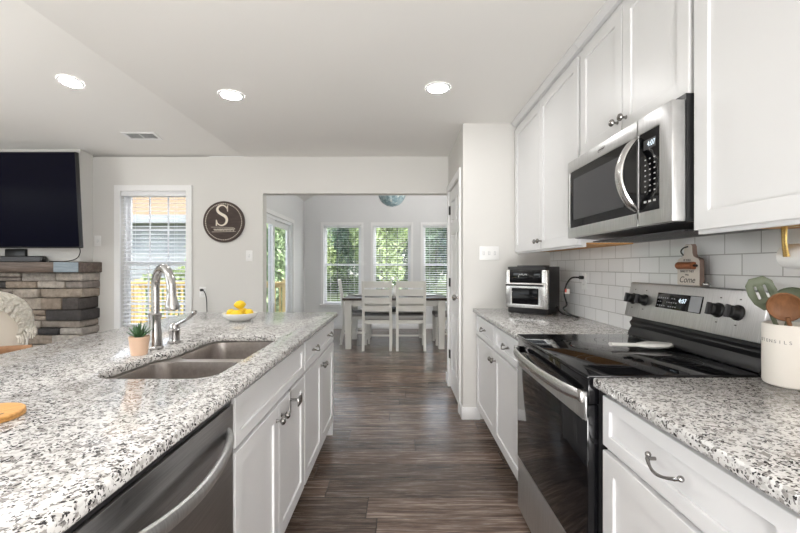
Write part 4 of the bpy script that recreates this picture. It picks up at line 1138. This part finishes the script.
m = MB(); th = R(-3.2)
TX1 = -3.15; TW, TH = 1.665, .935
T = Thing('television', (TX1 - TW / 2, 4.0, 1.44), 'large black flat television hung above the mantel, tilted downward', 'television', local=True)
m = MB(); m.box(-TW / 2, TW / 2, -.025, .020, 0, TH, .006); T.part('case', m, 'black_plastic')
m = MB(); m.box(-TW / 2 + .008, TW / 2 - .008, -.0265, -.0255, .014, TH - .008); T.part('screen', m, 'screen_glass')
m = MB(); m.box(-.25, .25, .0205, .060, TH * .3, TH * .7, .004); m.box(-.06, .06, .05, .095, TH * .42, TH * .58); T.part('wall_mount', m, 'black_metal')
T.o.location = (TX1 - TW / 2, 3.965, 1.442); T.o.rotation_euler = (R(3.6), 0, 0)

T = Thing('soundbar', (-3.9, 4.06, 1.305), 'black soundbar lying on the mantel under the television', 'speaker')
m = MB(); m.box(-4.60, -3.60, 4.02, 4.085, 1.3052, 1.365, .012, 3); T.part('case', m, 'black_plastic')
m = MB(); m.box(-4.58, -3.62, 4.0185, 4.0198, 1.312, 1.358); T.part('grille', m, 'dark_grey')
single('tv_cable', (lambda mb: (mb.tube([(-3.20, 3.995, 1.445), (-3.215, 4.02, 1.40), (-3.27, 4.05, 1.345), (-3.36, 4.055, 1.315), (-3.50, 4.06, 1.3105), (-3.57, 4.07, 1.3105)], .0045, 8, smooth=5), mb)[1])(MB()), 'black_plastic', 'thin black cable looping from the corner of the television to the mantel', 'cable')
m = MB(); m.box(-4.05, -3.84, 4.095, 4.17, 1.3052, 1.44, .008); single('media_box', m, 'black_plastic', 'black box standing on the mantel behind the soundbar', 'box')

wall_plate('light_switch', 'white switch plate between the stone fireplace and the tall window', 'switch', (-3.247, YF, 1.535), (1, 0, 0), (0, 0, 1), 1, 'switch')

# ================================================================== ARMCHAIR, THROW, STOOL
AX, AY = -3.25, 2.92
TA = T = Thing('armchair', (AX, AY, 0), 'tan upholstered armchair before the stone fireplace', 'armchair')
def rr_xz(x0, x1, z0, z1, r): return rrect(x0, x1, z0, z1, r, 8)
bp = [(AX - .36, .30), (AX + .36, .30), (AX + .44, .62), (AX + .46, .84)] + arc(AX + .28, .86, .18, 0, 90, 8) + arc(AX - .28, .86, .18, 90, 180, 8) + [(AX - .46, .84), (AX - .44, .62)]
m = MB(); m.prism(bp, AY - .09, AY + .09, plane='xz', bev=.03, seg=3); T.part('backrest', m, 'upholstery', smooth=60)
m = MB()
q = bp + [bp[0]]
m.tube([(a, AY - .088, c) for a, c in bp[1:-1]], .007, 8, smooth=2); T.part('piping', m, 'piping')
m = MB(); m.box(AX - .36, AX + .36, AY + .05, AY + .72, .26, .47, .05, 3); T.part('seat', m, 'upholstery', smooth=60)
for s_ in (-1, 1):
    m = MB(); m.box(AX + s_ * .40 - .07, AX + s_ * .40 + .07, AY + .02, AY + .48, .22, .54, .05, 3); T.part('arm', m, 'upholstery', smooth=60)
for sx in (-1, 1):
    for yy in (AY - .03, AY + .64):
        m = MB(); m.cyl((AX + sx * .33, yy, 0), (AX + sx * .34, yy, .30), .016, .026, 12); T.part('leg', m, 'black_metal')
m = MB()
def thr(u, v):
    # u along the width of the throw, v over the back from the front side to the rear
    a = R(8 + 100 * (1 - u)); rr_ = .205
    x = AX + .28 + rr_ * math.cos(R(-6) + a * .98) if u > .0 else 0
    zt = .865 + rr_ * math.sin(R(-6) + a * .98)
    x = AX + .285 + rr_ * math.cos(R(100 * (1 - u) - 12)); zt = .862 + rr_ * math.sin(R(100 * (1 - u) - 12))
    d = (v - .5) * 2
    y = AY + .115 * math.copysign(min(1, abs(d) * 2.2), d) * 1.0
    drop = max(0, abs(d) - .40) / .60
    ox = Vector((AX + .05 - x, 0, .60 - zt)).normalized()
    k = .13 * drop
    return (x + ox.x * k * .8, y - math.copysign(.012 * math.sin(u * 22) * drop, 1), zt + ox.z * k + .010 * math.sin(v * 31 + u * 9))
m.grid(40, 40, thr)
bmesh.ops.solidify(m.bm, geom=m.bm.faces[:], thickness=.018)
T2 = Thing('throw_blanket', (AX, AY, .80), 'cream knitted throw with a fringe draped over the armchair', 'blanket')
T2.part('knit', m, 'throw_knit', smooth=60)
rng = random.Random(4); m = MB()
for k in range(26):
    u = .99 - .0; v = k / 25
    p = Vector(thr(1.0, v)); l_ = rng.uniform(.05, .075)
    m.tube([p, p + Vector((.012, rng.uniform(-.01, .01), -l_ * .5)), p + Vector((.010, rng.uniform(-.012, .012), -l_))], [.007, .006, .004], 5, smooth=2)
T2.part('fringe', m, 'throw_knit')
for t_ in (TA, T2):
    t_.o.rotation_euler = (0, 0, R(46)); t_.o.location = (-3.12, 2.68, t_.o.location.z)

BX_, BY_ = -1.70, 1.62
T = Thing('bar_stool', (BX_, BY_, 0), 'brown wooden stool whose back rail shows past the island edge', 'stool')
m = MB(); m.prism(rrect(BX_ - .19, BX_ + .17, BY_ - .20, BY_ + .20, .06), .62, .655, bev=.008); T.part('seat', m, 'stool_wood')
for sx in (-1, 1):
    for sy in (-1, 1):
        m = MB(); m.cyl((BX_ + sx * .20, BY_ + sy * .20, 0), (BX_ + sx * .14, BY_ + sy * .15, .622), .015, .020, 12); T.part('leg', m, 'stool_wood')
m = MB()
for sy in (-1, 1):
    m.cyl((BX_ - .18, BY_ + sy * .185, .22), (BX_ + .18, BY_ + sy * .185, .22), .010, seg=8)
m.cyl((BX_ + .178, BY_ - .19, .26), (BX_ + .178, BY_ + .19, .26), .010, seg=8); T.part('footrest', m, 'stool_wood')
m = MB()
for yy in (-.12, 0, .12): m.cyl((BX_ - .16, BY_ + yy, .65), (BX_ - .185 + abs(yy) * .15, BY_ + yy, .872), .009, seg=8)
T.part('back_spindles', m, 'stool_wood')
m = MB(); m.tube([(BX_ - .03, BY_ - .26, .872), (BX_ - .13, BY_ - .19, .876), (BX_ - .185, BY_, .880), (BX_ - .13, BY_ + .19, .876), (BX_ - .03, BY_ + .26, .872)], .016, 12, smooth=6, flat=(.9, 1.3)); T.part('back_rail', m, 'stool_wood')

# ================================================================== DINING SET
T = Thing('dining_table', (-.09, 6.55, 0), 'white dining table with a dark wooden top in the breakfast room', 'table')
tx0, tx1, ty0, ty1 = -.875, .72, 6.05, 7.05
m = MB(); m.box(tx0, tx1, ty0, ty1, .745, .780, .004); T.part('tabletop', m, 'table_top_wood')
m = MB()
for b_ in ((tx0 + .07, tx1 - .07, ty0 + .06, ty0 + .085), (tx0 + .07, tx1 - .07, ty1 - .085, ty1 - .06), (tx0 + .06, tx0 + .085, ty0 + .07, ty1 - .07), (tx1 - .085, tx1 - .06, ty0 + .07, ty1 - .07)): m.box(*b_, .655, .7445)
T.part('apron', m, 'chair_white')
for xx in (tx0 + .085, tx1 - .085):
    for yy in (ty0 + .085, ty1 - .085):
        m = MB(); m.loops([[(xx + a * r_, yy + b_ * r_, z) for a, b_ in ((-1, -1), (1, -1), (1, 1), (-1, 1))] for r_, z in ((.042, 0), (.052, .55), (.052, .7448))]); T.part('leg', m, 'chair_white')
def make_chair(label):
    T = Thing('dining_chair', (0, 0, 0), label, 'chair', 'dining chairs', local=True)
    # faces +Y; back at y=0
    for s_ in (-1, 1):
        m = MB(); m.loops([[(s_ * .205 + a * .019, y + b_ * .021, z) for a, b_ in ((-1, -1), (1, -1), (1, 1), (-1, 1))] for y, z in ((-.055, 0), (0, .30), (.0, .48), (-.045, .85), (-.075, 1.04))]); T.part('rear_leg', m, 'chair_white')
        m = MB(); m.loops([[(s_ * .205 + a * r_, .40 + b_ * r_, z) for a, b_ in ((-1, -1), (1, -1), (1, 1), (-1, 1))] for r_, z in ((.017, 0), (.021, .45))]); T.part('front_leg', m, 'chair_white')
    for z0, z1 in ((.945, 1.04), (.822, .920), (.700, .797), (.585, .675)):
        m = MB()
        def yb(z): return .0 if z < .48 else -.045 * (z - .48) / .37 if z < .85 else -.045 - .03 * (z - .85) / .19
        n = 8; rings = []
        for i in range(n + 1):
            xx = -.225 + .45 * i / n; sag = -.022 * (1 - (2 * i / n - 1) ** 2)
            rings.append([(xx, yb(z0) + sag - .012, z0), (xx, yb(z0) + sag + .008, z0), (xx, yb(z1) + sag + .008, z1), (xx, yb(z1) + sag - .012, z1)])
        m.loops(rings); T.part('back_slat', m, 'chair_white')
    m = MB(); m.box(-.20, .20, .0, .40, .40, .449); T.part('seat_frame', m, 'chair_white')
    m = MB(); m.box(-.215, .215, .015, .43, .4495, .515, .02, 3); T.part('cushion', m, 'grey_cushion', smooth=60)
    m = MB()
    for s_ in (-1, 1): m.box(s_ * .205 - .009, s_ * .205 + .009, 0, .39, .17, .20)
    m.box(-.2, .2, .20, .218, .172, .198); T.part('stretcher', m, 'chair_white')
    return T.o
ch = make_chair('whitewashed slat back dining chair on the near side of the table, under the sliding door side')
ch['label'] = 'whitewashed slat back dining chair with its back to the kitchen, the one nearer the island'
ch.location = (-.345, 6.02, 0)
o = copy_thing(ch, 'whitewashed slat back dining chair with its back to the kitchen, the one nearer the pantry'); o.location = (.165, 6.02, 0)
o = copy_thing(ch, 'whitewashed dining chair at the sliding door end of the table'); o.location = (-.93, 6.66, 0); o.rotation_euler = (0, 0, R(-82))
o = copy_thing(ch, 'whitewashed dining chair at the table end half hidden by the pantry door'); o.location = (.98, 6.60, 0); o.rotation_euler = (0, 0, R(92))
T = Thing('dining_bench', (-.09, 7.2, 0), 'low white bench with a dark cushion on the window side of the table', 'bench')
m = MB(); m.box(-.62, .44, 7.02, 7.34, .42, .46, .004); T.part('seat', m, 'chair_white')
m = MB(); m.box(-.64, .46, 7.01, 7.35, .4605, .525, .02, 3); T.part('cushion', m, 'dark_cushion', smooth=60)
for xx in (-.55, .37):
    for yy in (7.07, 7.29):
        m = MB(); m.box(xx - .03, xx + .03, yy - .03, yy + .03, 0, .4195); T.part('leg', m, 'chair_white')
def setting(x, y, lab):
    T = Thing('dinner_plate', (x, y, .781), lab, 'plate', 'place settings on the dining table')
    m = MB(); m.lathe([(.07, 0), (.075, .003), (.13, .016), (.133, .018), (.128, .018), (.08, .007), (.001, .006)], (x, y, .7845), seg=36); T.part('plate', m, 'ceramic')
    return T
for (x, y, lab) in ((-.66, 6.56, 'white plate at the sliding door end of the dining table'), (.50, 6.56, 'white plate at the pantry end of the dining table')):
    m = MB(); m.prism(rrect(x - .16, x + .16, y - .21, y + .21, .02), .7803, .7843); single('placemat', m, 'grey_cushion', 'grey placemat under the ' + lab, 'placemat', 'grey placemats on the dining table')
    setting(x, y, lab)
T = Thing('flower_vase', (-.09, 6.55, .78), 'small pale vase of flowers in the middle of the dining table', 'vase')
m = MB(); m.lathe([(.032, 0), (.045, .03), (.048, .07), (.03, .13), (.024, .16), (.028, .175), (.022, .173), (.02, .15), (.001, .02)], (-.09, 6.55, .7803), seg=24); T.part('vase', m, 'ceramic')
rng = random.Random(8); m = MB(); m2 = MB()
for k in range(12):
    a = rng.uniform(0, 6.28); tp = Vector((-.09 + .06 * math.cos(a), 6.55 + .06 * math.sin(a), 1.02 + rng.uniform(0, .07)))
    m.tube([(-.09, 6.55, .84), (-.09 + .01 * math.cos(a), 6.55 + .01 * math.sin(a), .96), tp], .0022, 5, smooth=3)
    m2.lathe([(.002, -.012), (.016, -.004), (.018, .006), (.010, .014), (.001, .016)], tp, (math.cos(a) * .4, math.sin(a) * .4, 1), 8)
T.part('stems', m, 'succulent'); T.part('blooms', m2, 'tag_paper')

# ================================================================== LAMPS AND VENT
GX, GY, GZZ = -.132, 6.6, 2.475
T = Thing('pendant_lamp', (GX, GY, GZZ), 'round blue grey beaded pendant over the dining table', 'lamp')
m = MB(); pr = [(max(.001, .228 * math.sin(PI * k / 20)), -.228 * math.cos(PI * k / 20)) for k in range(21)]
m.lathe(pr, (GX, GY, GZZ), seg=40); T.part('globe', m, 'pendant_beads', smooth=60)
m = MB(); m.lathe([(.05, 0), (.06, .02), (.02, .05), (.001, .055)], (GX, GY, GZZ + .215), seg=20); T.part('cap', m, 'pewter')
zt = 2.586 + (GX - XL) * .55 - .002
m = MB(); m.cyl((GX, GY, GZZ + .26), (GX, GY, zt - .03), .005, seg=8); T.part('cord', m, 'black_plastic')
m = MB(); m.cyl((GX, GY, zt - .06), (GX, GY, zt + .02), .06, seg=24); T.part('canopy', m, 'pewter')

def downlight(x, y, z, tilt, label, first=None):
    if first is None:
        T = Thing('recessed_light', (0, 0, 0), label, 'ceiling light', 'recessed ceiling lights', local=True)
        m = MB(); m.loops([[(r_ * math.cos(2 * PI * k / 40), r_ * math.sin(2 * PI * k / 40), z_) for k in range(40)] for r_, z_ in ((.098, 0), (.094, -.006), (.080, -.008), (.076, -.004))], True, False, False); T.part('trim_ring', m, 'trim_paint')
        m = MB(); m.lathe([(.077, -.0045), (.05, -.0065), (.001, -.007)], (0, 0, 0), seg=40, cap0=True); T.part('lens', m, 'lamp_lens')
        o = T.o
    else: o = copy_thing(first, label)
    o.location = (x, y, z); o.rotation_euler = (tilt, 0, 0); o.scale = (.86, .86, 1); return o
l0 = downlight(.25, 2.64, H - .0005, 0, 'lit recessed ceiling light nearest the wall cabinets')
downlight(-1.16, 2.75, H - .0005, 0, 'lit recessed ceiling light over the island sink, near the ceiling crease', l0)
yy = 3.01; downlight(-2.48, yy, zslope(yy) - .001, math.atan(-.15), 'lit recessed ceiling light in the family room, above the ceiling vent side', l0)
T = Thing('ceiling_vent', (-2.32, 3.62, zslope(3.62)), 'small white ceiling register with dark slots', 'vent', local=True)
m = MB(); m.prism([(-.175, -.09), (.175, -.09), (.175, .09), (-.175, .09)], -.008, 0, [[(-.145, -.06), (.145, -.06), (.145, .06), (-.145, .06)]], bev=.002, seg=1); T.part('frame', m, 'trim_paint')
m = MB(); m.box(-.145, .145, -.06, .06, -.0012, -.0004); T.part('backing', m, 'dark_grey')
m = MB()
for k in range(7): m.box(-.145, .145, -.006, .006, -.0006, .0006, M=Matrix.Translation((0, -.05 + k * .0167, -.0052)) @ Matrix.Rotation(R(35), 4, 'X'))
m.box(-.004, .004, -.06, .06, -.0085, -.003)
T.part('louvers', m, 'trim_paint', smooth=0)
T.o.rotation_euler = (math.atan(-.15), 0, 0); T.o.location = (-2.49, 3.86, zslope(3.86) - .0015); T.o.scale = (.9, .85, 1)
